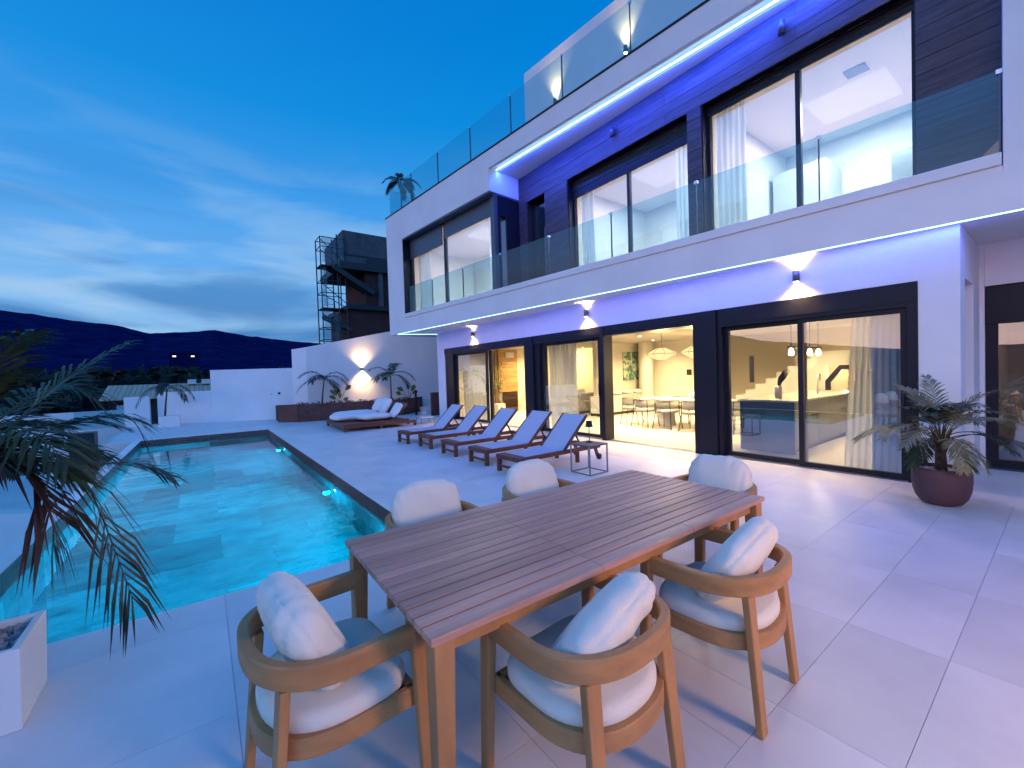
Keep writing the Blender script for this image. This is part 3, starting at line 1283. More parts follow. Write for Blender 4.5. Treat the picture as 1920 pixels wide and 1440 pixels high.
# living room end wall dressing
g = MB()
nrow = 6
for k in range(nrow):
    z0 = 0 if k == 0 else .0
for k in range(6):
    zz0, zz1 = k * .443, (k + 1) * .443 - .004
    gg = MB()
    if zz1 < .87:
        gg.box(10.09, 14.50, zz0, 10.285, 14.598, zz1)
        gg.box(11.03, 14.50, zz0, 11.09, 14.598, zz1)
    else:
        gg.box(10.09, 14.50, max(zz0, .852), 11.09, 14.598, zz1)
    HP(gg, 'oak_board', oak)
g = MB()
g.box(9.90, 14.52, 0, 10.05, 14.598, 2.655)
HP(g, 'walnut_strip', walnut)
g = MB()
g.box(10.29, 14.47, .14, 11.025, 14.56, .85)
HP(g, 'fireplace', hearth)
g = MB()
g.box(11.10, 14.53, 0, 11.9, 14.598, 2.655)
HP(g, 'marble_slab', marble)
g = MB()
g.box(10.46, 14.46, 2.30, 10.88, 14.498, 2.53)
for k in range(5):
    g.box(10.48, 14.452, 2.325 + k * .04, 10.86, 14.459, 2.345 + k * .04)
HP(g, 'air_grille', whitelac)
g = MB()
g.box(14.0, 14.55, .2, 14.6, 14.598, 2.5)
HP(g, 'walnut_strip', walnut)
# stairs
stair = MB()
nst = 10
for k in range(nst):
    y1_ = 7.45 - k * .30
    z1_ = .175 * (k + 1)
    stair.box(13.85, 4.45, z1_ - .175, 14.88, y1_, z1_ - .001)
HP(stair, 'staircase', whitelac)
g = MB()
g.box(13.83, 4.44, 1.752, 14.88, 4.452, 1.80)
g.box(13.80, 3.05, 1.58, 14.0, 4.449, 1.95)
g.box(13.80, 4.10, 0, 14.0, 4.449, 1.578)
g.box(13.80, 3.05, 0, 14.0, 3.30, 1.578)
HP(g, 'landing_wall', whitelac)
g = MB()
g.box(14.6, 3.2, 0, 14.7, 4.3, 1.6)
HP(g, 'niche_back', plaster_in)
niche = MB()
niche.add([(13.78, y_, z_) for y_, z_ in ((4.10, 0), (4.10, 1.15), (3.78, 1.56), (3.28, 1.56), (3.28, 0), (3.42, 0), (3.42, 1.44), (3.72, 1.44), (3.98, 1.10), (3.98, 0))],
          [(0, 1, 8, 9), (1, 2, 7, 8), (2, 3, 6, 7), (3, 4, 5, 6)])
hb = MB()
hb.box(13.80, 5.98, 1.10, 13.845, 6.10, 1.92)
HP(hb, 'balustrade_post', blackm)
nf = HP(niche, 'niche_frame', blackm)
md = nf.modifiers.new('t', 'SOLIDIFY')
md.thickness = .05
g = MB()
for zz in (.95, 1.12, 1.29):
    g.box(14.3, 3.35, zz, 14.6, 3.75, zz + .02)
g.box(14.3, 3.75, .5, 14.6, 3.77, 1.45)
wr = HP(g, 'wine_shelf', oak)
# pendant lamps etc come later as things

# LED strips (parts of the house)
g = MB()
a, b_ = U(-1.5, 7.375, SZ - .004), U(14.70, 7.375, SZ - .004)
g.beam(a, b_, .022, .014)
HP(g, 'led_strip', ledem)
g = MB()
g.beam(U(14.70, 7.39, SZ - .004), Vector((7.45, 14.83, SZ - .004)), .022, .014)
HP(g, 'led_strip', ledem)
g = MB()
g.beam(U(-.1, 7.60, 7.244), U(8.92, 7.60, 7.244), .032, .02)
HP(g, 'led_strip', ledem)
LEDC = (.02, .07, 1.0)
# light given off by the strips, in runs along them


def strip_rot(k):
    z_ = -(nU * k + Vector((0, 0, -.9))).normalized()
    x_ = tU.cross(z_).normalized()
    m = Matrix.Identity(3)
    m.col[0], m.col[1], m.col[2] = x_, tU, z_
    return m.to_4x4()


for k in range(3):
    lamp('AREA', 'led_light', U(-.8 + k * 5.2 + 2.6, 7.43, SZ - .03), 17, LEDC, H, .03, 5.1, rot=strip_rot(.35))
for k in range(2):
    lamp('AREA', 'led_light', U(k * 4.5 + 2.25, 7.66, 7.235), 76, LEDC, H, .04, 4.4, rot=strip_rot(.5))

# roof stair-house with two uplights, roof railing, roof palm
rh = thing('roof_stairhouse', 'white rendered stair-house wall on the roof terrace lit by two lamps', 'wall', tuple(U(4, 9.2, 7.5)))
g = MB()
UB(g, -6, 9.0, 7.5, 9.13, 12, 10.6)
g.build('wall', plaster, rh, True)


def wall_lamp(name, pos, nrm, label, grp, up_e=9, dn_e=12, h_=.16, r_=.045, spot=95):
    """up-and-down cylinder lamp fixed on a wall; nrm points away from the wall"""
    t_ = thing(name, label, 'wall lamp', tuple(pos), 0, grp)
    n_ = Vector(nrm).normalized()
    g = MB()
    c = n_ * (r_ + .03)
    g.tube([c + Vector((0, 0, -h_ / 2)), c + Vector((0, 0, h_ / 2))], r_, 20)
    g.build('body', alu_mid, t_)
    g = MB()
    g.beam(Vector((0, 0, 0)), n_ * .032, .05, .09)
    g.build('bracket', alu_mid, t_)
    for sg, e_ in ((1, up_e), (-1, dn_e)):
        if not e_:
            continue
        g = MB()
        z_ = sg * (h_ / 2 + .0015)
        g.tube([c + Vector((0, 0, z_ - .001)), c + Vector((0, 0, z_))], r_ * .8, 16)
        g.build('lens', warmem, t_)
        lamp('SPOT', 'lamp_beam', Vector(pos) + c + Vector((0, 0, z_ + sg * .01)), e_, (1.0, .60, .24), t_, .05, aim=(-n_.x * .06, -n_.y * .06, sg), spot=spot, blend=1.0)
    return t_


wall_lamp('wall_lamp', (GX, 12.1, 2.985), (-1, 0, 0), 'up and down wall lamp over the leftmost sliding door', 'lamps over the sliding doors', 85, 120, .16, .045, 125)
wall_lamp('wall_lamp', (GX, 6.93, 2.985), (-1, 0, 0), 'up and down wall lamp over the middle sliding doors', 'lamps over the sliding doors', 85, 120, .16, .045, 125)
wall_lamp('wall_lamp', (GX, 2.56, 2.955), (-1, 0, 0), 'up and down wall lamp over the kitchen doors, nearest the camera', 'lamps over the sliding doors', 85, 120, .16, .045, 125)
wl_p = A + d1 * 2.2 + Vector((0, 0, 2.03))
wall_lamp('wall_lamp', tuple(wl_p), -n1, 'brightly glowing lamp on the white garden wall above the planter', 'garden wall lamp', 240, 330, .12, .07, 120)
wall_lamp('roof_lamp', tuple(U(7.86, 9.0, 9.10)), -nU, 'lamp low on the roof wall, farther from the camera', 'lamps on the roof wall', 140, 70, .16, .05, 80)
wall_lamp('roof_lamp', tuple(U(5.60, 9.0, 9.20)), -nU, 'lamp on the roof wall near the top edge of the picture', 'lamps on the roof wall', 140, 70, .16, .05, 80)
for yy, lb in ((6.16, 'unlit dark lamp on the wood cladding above the middle upper window'), (2.77, 'unlit dark lamp on the wood cladding above the right upper window')):
    wall_lamp('wall_lamp', (CXF - .003, yy, 6.92), (-1, 0, 0), lb, 'unlit lamps on the upper cladding', 0, 0, .20, .05)

# glass railings
def railing(name, label, c, s0, s1, z0, z1, step_from, step, base=None):
    t_ = thing(name, label, 'glass railing', tuple(U((s0 + s1) / 2, c, z0)))
    cuts = []
    s_ = step_from
    while s_ > s0:
        if s_ < s1:
            cuts.append(s_)
        s_ -= step
    ed = [s1] + cuts + [s0]
    for a, b_ in zip(ed, ed[1:]):
        g = MB()
        UB(g, b_ + .008, c, z0, a - .008, c + .012, z1)
        g.build('glass_panel', rail_glass, t_, True)
    for s_ in cuts + [s0 + .01]:
        g = MB()
        UB(g, s_ - .007, c - .012, z0, s_ + .007, c + .024, z1 - .01)
        g.build('post', alu_mid, t_, True)
        g = MB()
        UB(g, s_ - .03, c - .02, z1 - .045, s_ + .03, c + .032, z1 + .005)
        g.build('clamp', steel, t_, True)
    return t_


railing('balcony_railing', 'frameless glass railing along the first floor balcony', 7.47, -.15, 14.03, 3.93, 4.89, 12.27, 1.784)
rr = railing('roof_railing', 'frameless glass railing along the roof edge', 7.50, -3, 15.22, 7.765, 8.86, 13.5, 1.78)
g = MB()
UB(g, 15.20, 7.52, 7.765, 15.212, 11.5, 8.86)
g.build('glass_panel', rail_glass, rr, True)

pr = thing('pool_railing', 'frameless glass railing panel at the near left pool corner', 'glass railing', (-1.2, 3.83, 0))
g = MB()
g.box(-1.62, 3.81, .06, -.825, 3.822, 1.12)
g.build('glass_panel', rail_glass, pr, True)
g = MB()
g.box(-.90, 3.79, .0, -.86, 3.845, .14)
g.box(-1.55, 3.79, .0, -1.51, 3.845, .14)
g.build('clamp', blackm, pr, True)
g = MB()
g.box(-1.62, -3, .06, -1.608, 3.79, 1.12)
g.build('glass_panel', rail_glass, pr, True)

# ================================================================== PALMS & PLANTS
def frond_geo(g, path, n, L0, wid=.012, droop=.35, rach=.007, spread=55, vary=.15, keep=1.0, t0=.12):
    path = [Vector(p) for p in path]
    # resample
    P = []
    m = len(path) - 1
    for i in range(m):
        for k in range(5):
            t_ = k / 5
            p0 = path[max(i - 1, 0)]
            p1, p2 = path[i], path[i + 1]
            p3 = path[min(i + 2, m)]
            P.append(.5 * ((2 * p1) + (p2 - p0) * t_ + (2 * p0 - 5 * p1 + 4 * p2 - p3) * t_ * t_ + (3 * p1 - p0 - 3 * p2 + p3) * t_ ** 3))
    P.append(path[-1])
    g.tube(P, [rach * (1 - .8 * i / len(P)) for i in range(len(P))], 5)
    for k in range(n):
        t_ = t0 + (1 - t0) * k / (n - 1)
        x = t_ * (len(P) - 1)
        i = min(int(x), len(P) - 2)
        p = P[i].lerp(P[i + 1], x - i)
        T_ = (P[i + 1] - P[i]).normalized()
        side = T_.cross(Vector((0, 0, 1)))
        if side.length < .2:
            side = T_.cross(Vector((1, 0, 0)))
        side.normalize()
        upn = side.cross(T_)
        Lk = L0 * (math.sin(math.pi * (.18 + .72 * t_)) ** .7) * random.uniform(1 - vary, 1 + vary)
        ang = R(spread * (1 - .45 * t_) + random.uniform(-7, 7))
        for sg in (-1, 1):
            if random.random() > keep:
                continue
            d = (side * sg * math.sin(ang) + T_ * math.cos(ang) + upn * random.uniform(.0, .25)).normalized()
            pm = p + d * Lk * .5 + Vector((0, 0, -droop * Lk * .18))
            pt = p + d * Lk * .93 + Vector((0, 0, -droop * Lk * .75))
            wv = d.cross(upn).normalized() * wid * random.uniform(.8, 1.2)
            g.add([p - wv * .4, p + wv * .4, pm + wv, pm - wv, pt], [(0, 1, 2, 3), (3, 2, 4)])
    return g


def arc_frond(az, el, L, bend, n=5):
    """path of a frond leaving the crown"""
    pts = [Vector((0, 0, 0))]
    d = Vector((math.cos(az) * math.cos(el), math.sin(az) * math.cos(el), math.sin(el)))
    st_ = L / n
    for k in range(n):
        pts.append(pts[-1] + d * st_)
        d = (d + Vector((0, 0, -bend / n))).normalized()
    return pts


def palm(root, crown, nf, L, leafL, mat, els=(15, 75), bend=1.4, wid=.012, nl=26, az0=0., stems=None, mats=None, droop=.5, rach=.006, spread=55):
    crown = Vector(crown)
    for k in range(nf):
        az_ = az0 + k * 2.39996 + random.uniform(-.2, .2)
        el = R(els[0] + (els[1] - els[0]) * ((k + .5) / nf) + random.uniform(-6, 6))
        LL = L * random.uniform(.85, 1.1)
        pth = [crown + p for p in arc_frond(az_, el, LL, bend * random.uniform(.8, 1.2))]
        g = MB()
        frond_geo(g, pth, nl, leafL, wid, droop, rach, spread)
        g.build('frond', (mats[k % len(mats)] if mats else mat), root, fixn=False)


def trunk(root, pts, rs, mat=trunkm, rings=0):
    g = MB()
    g.tube(pts, rs, 12)
    return g.build('trunk', mat, root)


# palm in the dark bowl by the kitchen doors
POTC = (6.60, .90)
pt = thing('bowl_planter', 'large round aubergine bowl planter by the right-hand door', 'planter', (*POTC, 0))
g = MB()
g.lathe([(.0001, .0), (.13, .0), (.17, .02), (.212, .08), (.236, .16), (.246, .26), (.244, .37), (.236, .405), (.226, .41), (.216, .40), (.21, .36), (.0001, .355)], 56)
g.build('bowl', potmat, pt)


def gravel(parent, name, c, rx, ry, z, n, mat, size=.018, rect=False):
    g = MB()
    for k in range(n):
        if rect:
            x, y = random.uniform(-rx, rx), random.uniform(-ry, ry)
        else:
            a, r = random.uniform(0, 6.283), math.sqrt(random.random())
            x, y = rx * r * math.cos(a), ry * r * math.sin(a)
        s_ = size * random.uniform(.6, 1.3)
        q = Vector((c[0] + x, c[1] + y, z + random.uniform(0, size)))
        ax = [Vector((random.gauss(0, 1), random.gauss(0, 1), random.gauss(0, 1))).normalized() * s_ for _ in range(1)][0]
        b2 = ax.orthogonal().normalized() * s_ * random.uniform(.6, 1)
        c3 = ax.cross(b2).normalized() * s_ * random.uniform(.5, .9)
        g.add([q + ax, q - ax, q + b2, q - b2, q + c3, q - c3], [(0, 2, 4), (2, 1, 4), (1, 3, 4), (3, 0, 4), (2, 0, 5), (1, 2, 5), (3, 1, 5), (0, 3, 5)])
    o = g.build(name, mat, parent, fixn=False)
    o['kind'] = 'stuff'
    return o


gravel(pt, 'pebbles', (0, 0), .20, .20, .36, 700, pebble, .014)
pp = thing('potted_palm', 'short pygmy date palm with drooping feathery fronds in the dark bowl', 'palm', (*POTC, .38))
trunk(pp, [(0, 0, -.02), (.004, 0, .08), (0, .004, .18), (0, 0, .30), (0, 0, .36)], [.055, .050, .046, .044, .03])
els_ = [74, 62, 50, 38, 70, 56, 44, 30]
for k in range(24):
    az_ = k * 2.39996 + .4
    el = R(els_[k % 8] + random.uniform(-5, 5))
    LL = random.uniform(.66, .92)
    pth = [Vector((.02 * math.cos(az_), .02 * math.sin(az_), .30 + .03 * (k % 3))) + p for p in arc_frond(az_, el, LL, 1.75, 6)]
    g = MB()
    frond_geo(g, pth, 34, .21, .0078, .30, .006, 52, t0=.34)
    g.build('frond', (leaf_br, leaf, leaf_br, leaf_dk)[k % 4], pp, fixn=False)
for k in range(5):
    # old fronds hanging over the rim, one of them towards the terrace
    az_ = (3.75, 2.6, 4.7, .6, 5.6)[k]
    pth = [Vector((0, 0, .33)) + p for p in arc_frond(az_, R(22 - 4 * k), .52 if k else .50, 3.0, 6)]
    g = MB()
    frond_geo(g, pth, 26, .19, .009, .25, .006, 60, t0=.2)
    g.build('frond', leaf_br if k % 2 == 0 else leaf, pp, fixn=False)
g = MB()
for k in range(16):
    a = k * 2.4
    g.tube([(.03 * math.cos(a), .03 * math.sin(a), .16 + .01 * k), (.075 * math.cos(a), .075 * math.sin(a), .30 + .01 * k), (.10 * math.cos(a), .10 * math.sin(a), .36 + .01 * k)], [.012, .009, .004], 5)
g.build('leaf_bases', trunkm, pp)

# foreground palm in white box planter
fpl = thing('box_planter', 'small white box planter with grey pebbles in the lower left foreground', 'planter', (-.945, 3.165, 0))
g = MB()
h_ = .205
g.add([(-h_, -h_, 0), (h_, -h_, 0), (h_, h_, 0), (-h_, h_, 0), (-h_ - .01, -h_ - .01, .39), (h_ + .01, -h_ - .01, .39), (h_ + .01, h_ + .01, .39), (-h_ - .01, h_ + .01, .39),
       (-h_ + .025, -h_ + .025, .39), (h_ - .025, -h_ + .025, .39), (h_ - .025, h_ - .025, .39), (-h_ + .025, h_ - .025, .39),
       (-h_ + .025, -h_ + .025, .33), (h_ - .025, -h_ + .025, .33), (h_ - .025, h_ - .025, .33), (-h_ + .025, h_ - .025, .33)],
      [(0, 3, 2, 1), (0, 1, 5, 4), (1, 2, 6, 5), (2, 3, 7, 6), (3, 0, 4, 7), (4, 5, 9, 8), (5, 6, 10, 9), (6, 7, 11, 10), (7, 4, 8, 11), (8, 9, 13, 12), (9, 10, 14, 13), (10, 11, 15, 14), (11, 8, 12, 15), (12, 13, 14, 15)])
g.build('box', plaster, fpl, bevel=.006)
gravel(fpl, 'pebbles', (0, 0), .17, .17, .33, 420, pebble_g, .024, True)
fp = thing('foreground_palm', 'large dark palm with arching and hanging fronds at the left edge', 'palm', (-.945, 3.165, .33))
trunk(fp, [(0, 0, 0), (.01, 0, .35), (.02, -.01, .7), (.03, -.01, 1.0)], [.05, .042, .035, .03])
FR = {'F1': [(-0.904, 3.154, 1.305), (-0.685, 3.175, 1.214), (-0.54, 3.19, 1.126), (-0.477, 3.2, 0.931), (-0.409, 3.142, 0.679), (-0.35, 3.091, 0.448)],
      'F2': [(-0.904, 3.154, 1.305), (-0.734, 3.152, 1.322), (-0.607, 3.186, 1.4), (-0.445, 3.191, 1.442), (-0.318, 3.22, 1.399), (-0.257, 3.231, 1.205)],
      'F3': [(-0.902, 3.154, 1.356), (-0.75, 3.168, 1.443), (-0.645, 3.219, 1.584), (-0.54, 3.331, 1.712), (-0.359, 3.45, 1.858)],
      'F4': [(-0.921, 3.169, 1.408), (-0.81, 3.031, 1.608), (-0.705, 2.895, 1.774), (-0.589, 2.749, 1.848)],
      'F5': [(-0.907, 3.154, 1.254), (-0.782, 3.124, 1.266), (-0.697, 3.121, 1.173), (-0.629, 3.065, 0.983), (-0.625, 3.057, 0.823)],
      'F6': [(-0.902, 3.154, 1.356), (-0.806, 3.336, 1.492), (-0.728, 3.53, 1.599), (-0.602, 3.686, 1.591), (-0.493, 3.725, 1.448)],
      'F7': [(-0.905, 3.154, 1.28), (-0.727, 3.269, 1.223), (-0.549, 3.384, 1.157), (-0.348, 3.421, 1.133), (-0.178, 3.354, 1.044)],
      'F8': [(-0.92, 3.169, 1.433), (-0.934, 3.312, 1.691), (-0.917, 3.557, 1.989), (-0.839, 3.753, 2.143)],
      'F9': [(-0.904, 3.154, 1.305), (-0.816, 3.216, 1.419), (-0.719, 3.269, 1.433), (-0.613, 3.313, 1.355), (-0.511, 3.296, 1.232)]}
off = Vector((-.945, 3.165, .33))
for k, v in FR.items():
    if k == 'F8':
        continue
    g = MB()
    hang = k in ('F1', 'F5')
    frond_geo(g, [Vector(p) - off for p in v], 22 if k == 'F1' else 34, .40 if k == 'F1' else (.34 if hang else .27), (.0095 if k == 'F1' else .009), .85 if hang else .45, .007, 52 if hang else 48)
    g.build('frond', {'F5': leaf_dry}.get(k, leaf_dk if k in ('F1', 'F2', 'F7') else leaf), fp, fixn=False)
for k in range(9):
    # short upright inner fronds on the pool side of the crown
    az_ = R(-20) + k * R(17)
    pth = [Vector((.03, 0, .95)) + p for p in arc_frond(az_, R(8 + 14 * (k % 3)), .46 + .06 * (k % 3), 1.2)]
    g = MB()
    frond_geo(g, pth, 34, .24, .010, .35, .007, 46)
    g.build('frond', leaf, fp, fixn=False)
for k in range(5):
    az_ = 2.2 + k * .8
    pth = [Vector((.03, 0, 1.0)) + p for p in arc_frond(az_, R(20 + 10 * (k % 3)), .75, 1.6)]
    g = MB()
    frond_geo(g, pth, 26, .28, .008, .5)
    g.build('frond', leaf, fp, fixn=False)

# planter by the garden wall
pl = thing('long_planter', 'long brown planter trough along the white garden wall', 'planter', (5, 18.3, 0))
pts = [(2.40, 18.62), (3.0, 17.98), (6.85, 17.14), (8.30, 18.32), (8.30, 18.40), (3.62, 19.43), (3.15, 19.98), (2.5, 20.2)]
g = MB()
g.prism(pts, 0, .60)
g.build('soil', soil, pl, True)
front = [(2.40, 18.62), (3.0, 17.98), (6.85, 17.14), (8.30, 18.32)]


def board_run(a, b_, w_, z0, z1, parent, mat, name):
    a, b_ = Vector((*a, 0)), Vector((*b_, 0))
    L_ = (b_ - a).length
    n_ = max(1, round(L_ / w_))
    d = (b_ - a) / n_
    for k in range(n_):
        g = MB()
        g.beam(a + d * (k + .004) + Vector((0, 0, (z0 + z1) / 2)), a + d * (k + .996) + Vector((0, 0, (z0 + z1) / 2)), .05, z1 - z0)
        g.build(name, mat, parent, True)


for a, b_ in zip(front, front[1:]):
    board_run(a, b_, .8, 0, .68, pl, corten, 'panel')


def place_palm(name, label, x, y, z, h_, nf, L, leafL, mat, lean=(0, 0), grp=None, **k):
    t_ = thing(name, label, 'palm', (x, y, z), 0, grp)
    trunk(t_, [(0, 0, 0), (lean[0] * .4, lean[1] * .4, h_ * .5), (lean[0], lean[1], h_)], [.035, .028, .022])
    palm(t_, (lean[0], lean[1], h_), nf, L, leafL, mat, **k)
    return t_


place_palm('planter_palm', 'dark arching palm at the left end of the long planter', 3.98, 18.55, .6, 1.0, 7, 1.15, .38, leaf_dk, (.12, 0), 'palms in the long planter', els=(10, 60), bend=2.2, wid=.015, az0=.5)
place_palm('planter_palm', 'green feathery palm in the long planter right of the glowing wall lamp', 6.62, 17.75, .6, 1.05, 8, 1.15, .38, leaf, (.0, 0), 'palms in the long planter', els=(15, 70), bend=1.9, wid=.015, az0=2.9)


def broadleaf(name, label, x, y, z, specs, mat):
    t_ = thing(name, label, 'plant', (x, y, z), 0, 'broad-leaved plants in the long planter')
    for (az_, el, L_, ll, lw) in specs:
        d = Vector((math.cos(az_) * math.cos(el), math.sin(az_) * math.cos(el), math.sin(el)))
        g = MB()
        e_ = d * L_
        g.tube([(0, 0, 0), tuple(e_ * .6 + Vector((0, 0, .04))), tuple(e_)], [.012, .009, .006], 6)
        st_ = g.build('stalk', leaf, t_)
        g = MB()
        upl = Vector((0, 0, 1))
        ld = (d * .7 + Vector((d.x, d.y, -.25)) * .5).normalized()
        sdv = ld.cross(Vector((0.3, -1, .5))).normalized()
        nn = sdv.cross(ld)
        vs = []
        m_ = 8
        for i in range(m_ + 1):
            u = i / m_
            ww = lw * math.sin(math.pi * min(1, u * .97 + .03)) ** .75
            c_ = e_ + ld * ll * u + Vector((0, 0, -.12 * ll * u * u))
            vs += [c_ - sdv * ww + nn * ww * .25, c_, c_ + sdv * ww + nn * ww * .25]
        fs = []
        for i in range(m_):
            fs += [(3 * i, 3 * i + 1, 3 * i + 4, 3 * i + 3), (3 * i + 1, 3 * i + 2, 3 * i + 5, 3 * i + 4)]
        g.add(vs, fs, True)
        g.build('leaf', mat, t_, fixn=False)
    return t_


broadleaf('broad_leaf_plant', 'yellow-green broad-leaved plant beside the left planter palm', 4.62, 18.3, .6,
          [(2.6, 1.2, .35, .40, .10), (.3, 1.1, .62, .36, .09), (3.4, .9, .25, .35, .10), (1.3, 1.35, .22, .3, .08), (0.0, .8, .2, .25, .07)], leaf_yl)
broadleaf('broad_leaf_plant', 'dark green broad-leaved plant at the right end of the long planter', 7.5, 17.9, .6,
          [(.4, 1.2, .42, .40, .10), (2.9, 1.0, .48, .32, .12), (1.6, 1.4, .45, .32, .09), (3.3, .6, .5, .26, .11), (0, 1.0, .3, .3, .09)], leaf_yl)
gc = foliage_mass('trailing_plant', [(3.2 + .55 * k, 18.35 - .12 * k, .66, .30, .09) for k in range(8)], 90, .035, leaf_dk)
tag(gc, 'low dark ground cover spilling over the rim of the long planter', 'ground cover', kind='stuff')

# palm in white pot by the low wall, left of the pool end
wp = thing('white_planter', 'small white planter pot in front of the low boundary wall beyond the pool', 'planter', (-1.02, 20.9, 0))
g = MB()
g.box(-.32, -.3, 0, .32, .3, .42)
g.build('pot', plaster, wp, bevel=.01)
t_ = place_palm('pool_end_palm', 'slender drooping palm in the white pot beyond the pool end', -1.15, 20.9, .42, 1.0, 5, 1.2, .30, leaf_dk, (.10, 0), None, els=(25, 62), bend=2.7, wid=.014, nl=24, az0=1.1, droop=.9)
dp = thing('dark_planter', 'square black planter standing left of the pool below the palm fronds', 'planter', (-2.75, 16.9, -1.0))
g = MB()
g.box(-.26, -.26, 0, .26, .26, 1.32)
g.build('pot', blackm, dp, bevel=.01)

# roof palm
rp = place_palm('roof_palm', 'small palm on the roof terrace behind the glass railing corner', 6.69, 16.0, 7.5, 1.85, 9, .85, .28, leaf_dk, (0, 0), None, els=(-5, 60), bend=2.0, wid=.02, nl=24)

# ================================================================== neighbours
nb = thing('neighbour_house', 'low neighbouring house with tan tiled roof and brown window openings', 'house', (-2.2, 36, -3))
g = MB()
g.box(-4.6, 35.2, -3, .4, 41, .62)
g.build('wall', brickwork, nb, True)
for k in range(22):
    x = -4.95 + k * .255
    g = MB()
    g.beam((x + .12, 34.9, .78), (x + .12, 38.4, 1.66), .235, .06, (0, 0, 1))
    g.build('roof_tile_row', rooftile, nb, True)
g = MB()
g.box(-4.95, 38.4, .7, .7, 41.5, 1.55)
g.build('ridge_wall', brickwork, nb, True)
for (x0, x1, z0, z1, m_) in ((-4.2, -3.8, -.4, .45, whitelac), (-3.6, -3.1, -.7, .25, blackm), (-2.9, -2.3, -.7, .25, blackm)):
    g = MB()
    g.box(x0, 35.1, z0, x1, 35.19, z1)
    g.build('window' if m_ is blackm else 'pilaster', m_, nb, True)
for x in (-.75, .05):
    g = MB()
    g.box(x, 37.6, 1.62, x + .5, 38.1, 1.95)
    g.build('air_conditioner', whitelac, nb, True)
nw = thing('neighbour_terrace_wall', 'low white terrace walls with glass of the neighbouring plot left of the pool', 'wall', (-4, 25, -1))
g = MB()
g.box(-9, 24.0, -1.6, -2.4, 24.25, .62)
g.box(-6.6, 20.5, -1.6, -3.3, 20.7, .15)
g.build('wall', plaster, nw, True)
g = MB()
g.box(-3.9, 22.6, .0, -2.35, 22.615, 1.05)
g.build('glass_panel', rail_glass, nw, True)

# unfinished building with scaffolding behind the garden wall
ub = thing('unfinished_building', 'dark unfinished concrete building behind the garden wall', 'building', (8.5, 27, -2))


def cbx(name, mat, *b6):
    g = MB()
    g.box(*b6)
    return g.build(name, mat, ub, True)


cbx('parapet', concrete, 7.0, 25.6, 9.0, 12, 30, 10.35)
cbx('wall', blackm, 7.02, 25.62, 8.45, 12, 30, 8.998)
cbx('plaster_patch', concrete, 7.1, 25.58, 8.46, 8.35, 25.618, 8.85)
cbx('slab', blackm, 6.7, 25.3, 8.05, 12, 30.2, 8.448)
cbx('wall', brickwork, 8.25, 25.7, 6.0, 12, 30, 8.048)
cbx('slab', blackm, 7.1, 25.3, 5.72, 12, 30.2, 5.998)
cbx('wall', brickwork, 7.2, 25.6, -2, 12, 30, 5.718)
for x in (9.0, 10.2):
    cbx('column', concrete, x, 25.45, 6.0, x + .25, 25.69, 8.048)
g = MB()
g.beam((6.3, 25.7, 8.1), (8.6, 25.7, 6.75), 1.0, .28)
g.build('stair_flight', blackm, ub, True)
g = MB()
g.beam((5.9, 26.3, 5.3), (7.4, 25.9, 4.5), 1.0, .22)
g.build('stair_flight', blackm, ub, True)
scf = thing('scaffolding', 'scaffold tower with platforms and torn netting beside the unfinished building', 'scaffolding', (6.3, 26.4, -2))
for x in (5.72, 6.62, 7.05):
    for y_ in (25.5, 26.6):
        g = MB()
        g.tube([(x, y_, -2), (x, y_, 9.75 if x < 6 else 10.0)], .035, 6)
        g.build('upright', rust, scf, True)
for z in (3.9, 4.6, 5.7, 6.6, 7.3, 8.15, 9.2, 9.75):
    g = MB()
    g.tube([(5.72, 25.5, z), (7.05 if z > 5 else 7.3, 25.5, z)], .025, 6)
    g.tube([(5.72, 26.6, z), (7.05, 26.6, z)], .025, 6)
    g.tube([(5.72, 25.5, z), (5.72, 26.6, z)], .025, 6)
    g.build('ledger', rust, scf, True)
for z in (5.68, 8.12):
    g = MB()
    g.box(5.75, 25.5, z, 7.0, 26.6, z + .06)
    g.build('platform', darkwood, scf, True)
for a, b_ in (((5.72, 25.48, 9.6), (7.2, 25.48, 8.2)), ((5.72, 25.48, 9.0), (6.62, 25.48, 8.2)), ((5.72, 25.48, 7.1), (7.1, 25.48, 6.0)), ((5.72, 25.48, 6.5), (7.0, 25.48, 5.8)),
              ((5.72, 25.48, 4.6), (7.0, 25.48, 4.2)), ((6.62, 25.48, 7.2), (7.05, 25.48, 8.1))):
    g = MB()
    g.tube([a, b_], .022, 6)
    g.build('brace', rust, scf, True)
g = MB()
g.tube([(6.02, 25.6, 5.7), (5.92, 25.6, 8.1)], .018, 5)
g.tube([(6.42, 25.6, 5.7), (6.32, 25.6, 8.1)], .018, 5)
for k in range(7):
    z = 5.95 + k * .32
    g.tube([(6.01 - .1 * k / 7, 25.6, z), (6.41 - .1 * k / 7, 25.6, z)], .014, 5)
g.build('ladder', rust, scf, True)
for (x0, x1, z0, z1) in ((5.76, 6.15, 3.6, 5.6), (5.76, 6.0, 5.8, 8.0), (5.78, 6.55, 8.3, 9.7), (6.66, 7.0, 8.4, 9.9), (6.3, 6.58, 3.4, 5.4)):
    g = MB()
    n_ = 10
    vs = []
    for i in range(n_ + 1):
        for j in range(7):
            vs.append((x0 + (x1 - x0) * j / 6 + .03 * math.sin(i * 1.3), 25.42 + .05 * math.sin(j * 1.9 + i), z0 + (z1 - z0) * i / n_))
    g.add(vs, [(i * 7 + j, i * 7 + j + 1, (i + 1) * 7 + j + 1, (i + 1) * 7 + j) for i in range(n_) for j in range(6)], True)
    g.build('netting', nettm, scf, True, fixn=False)

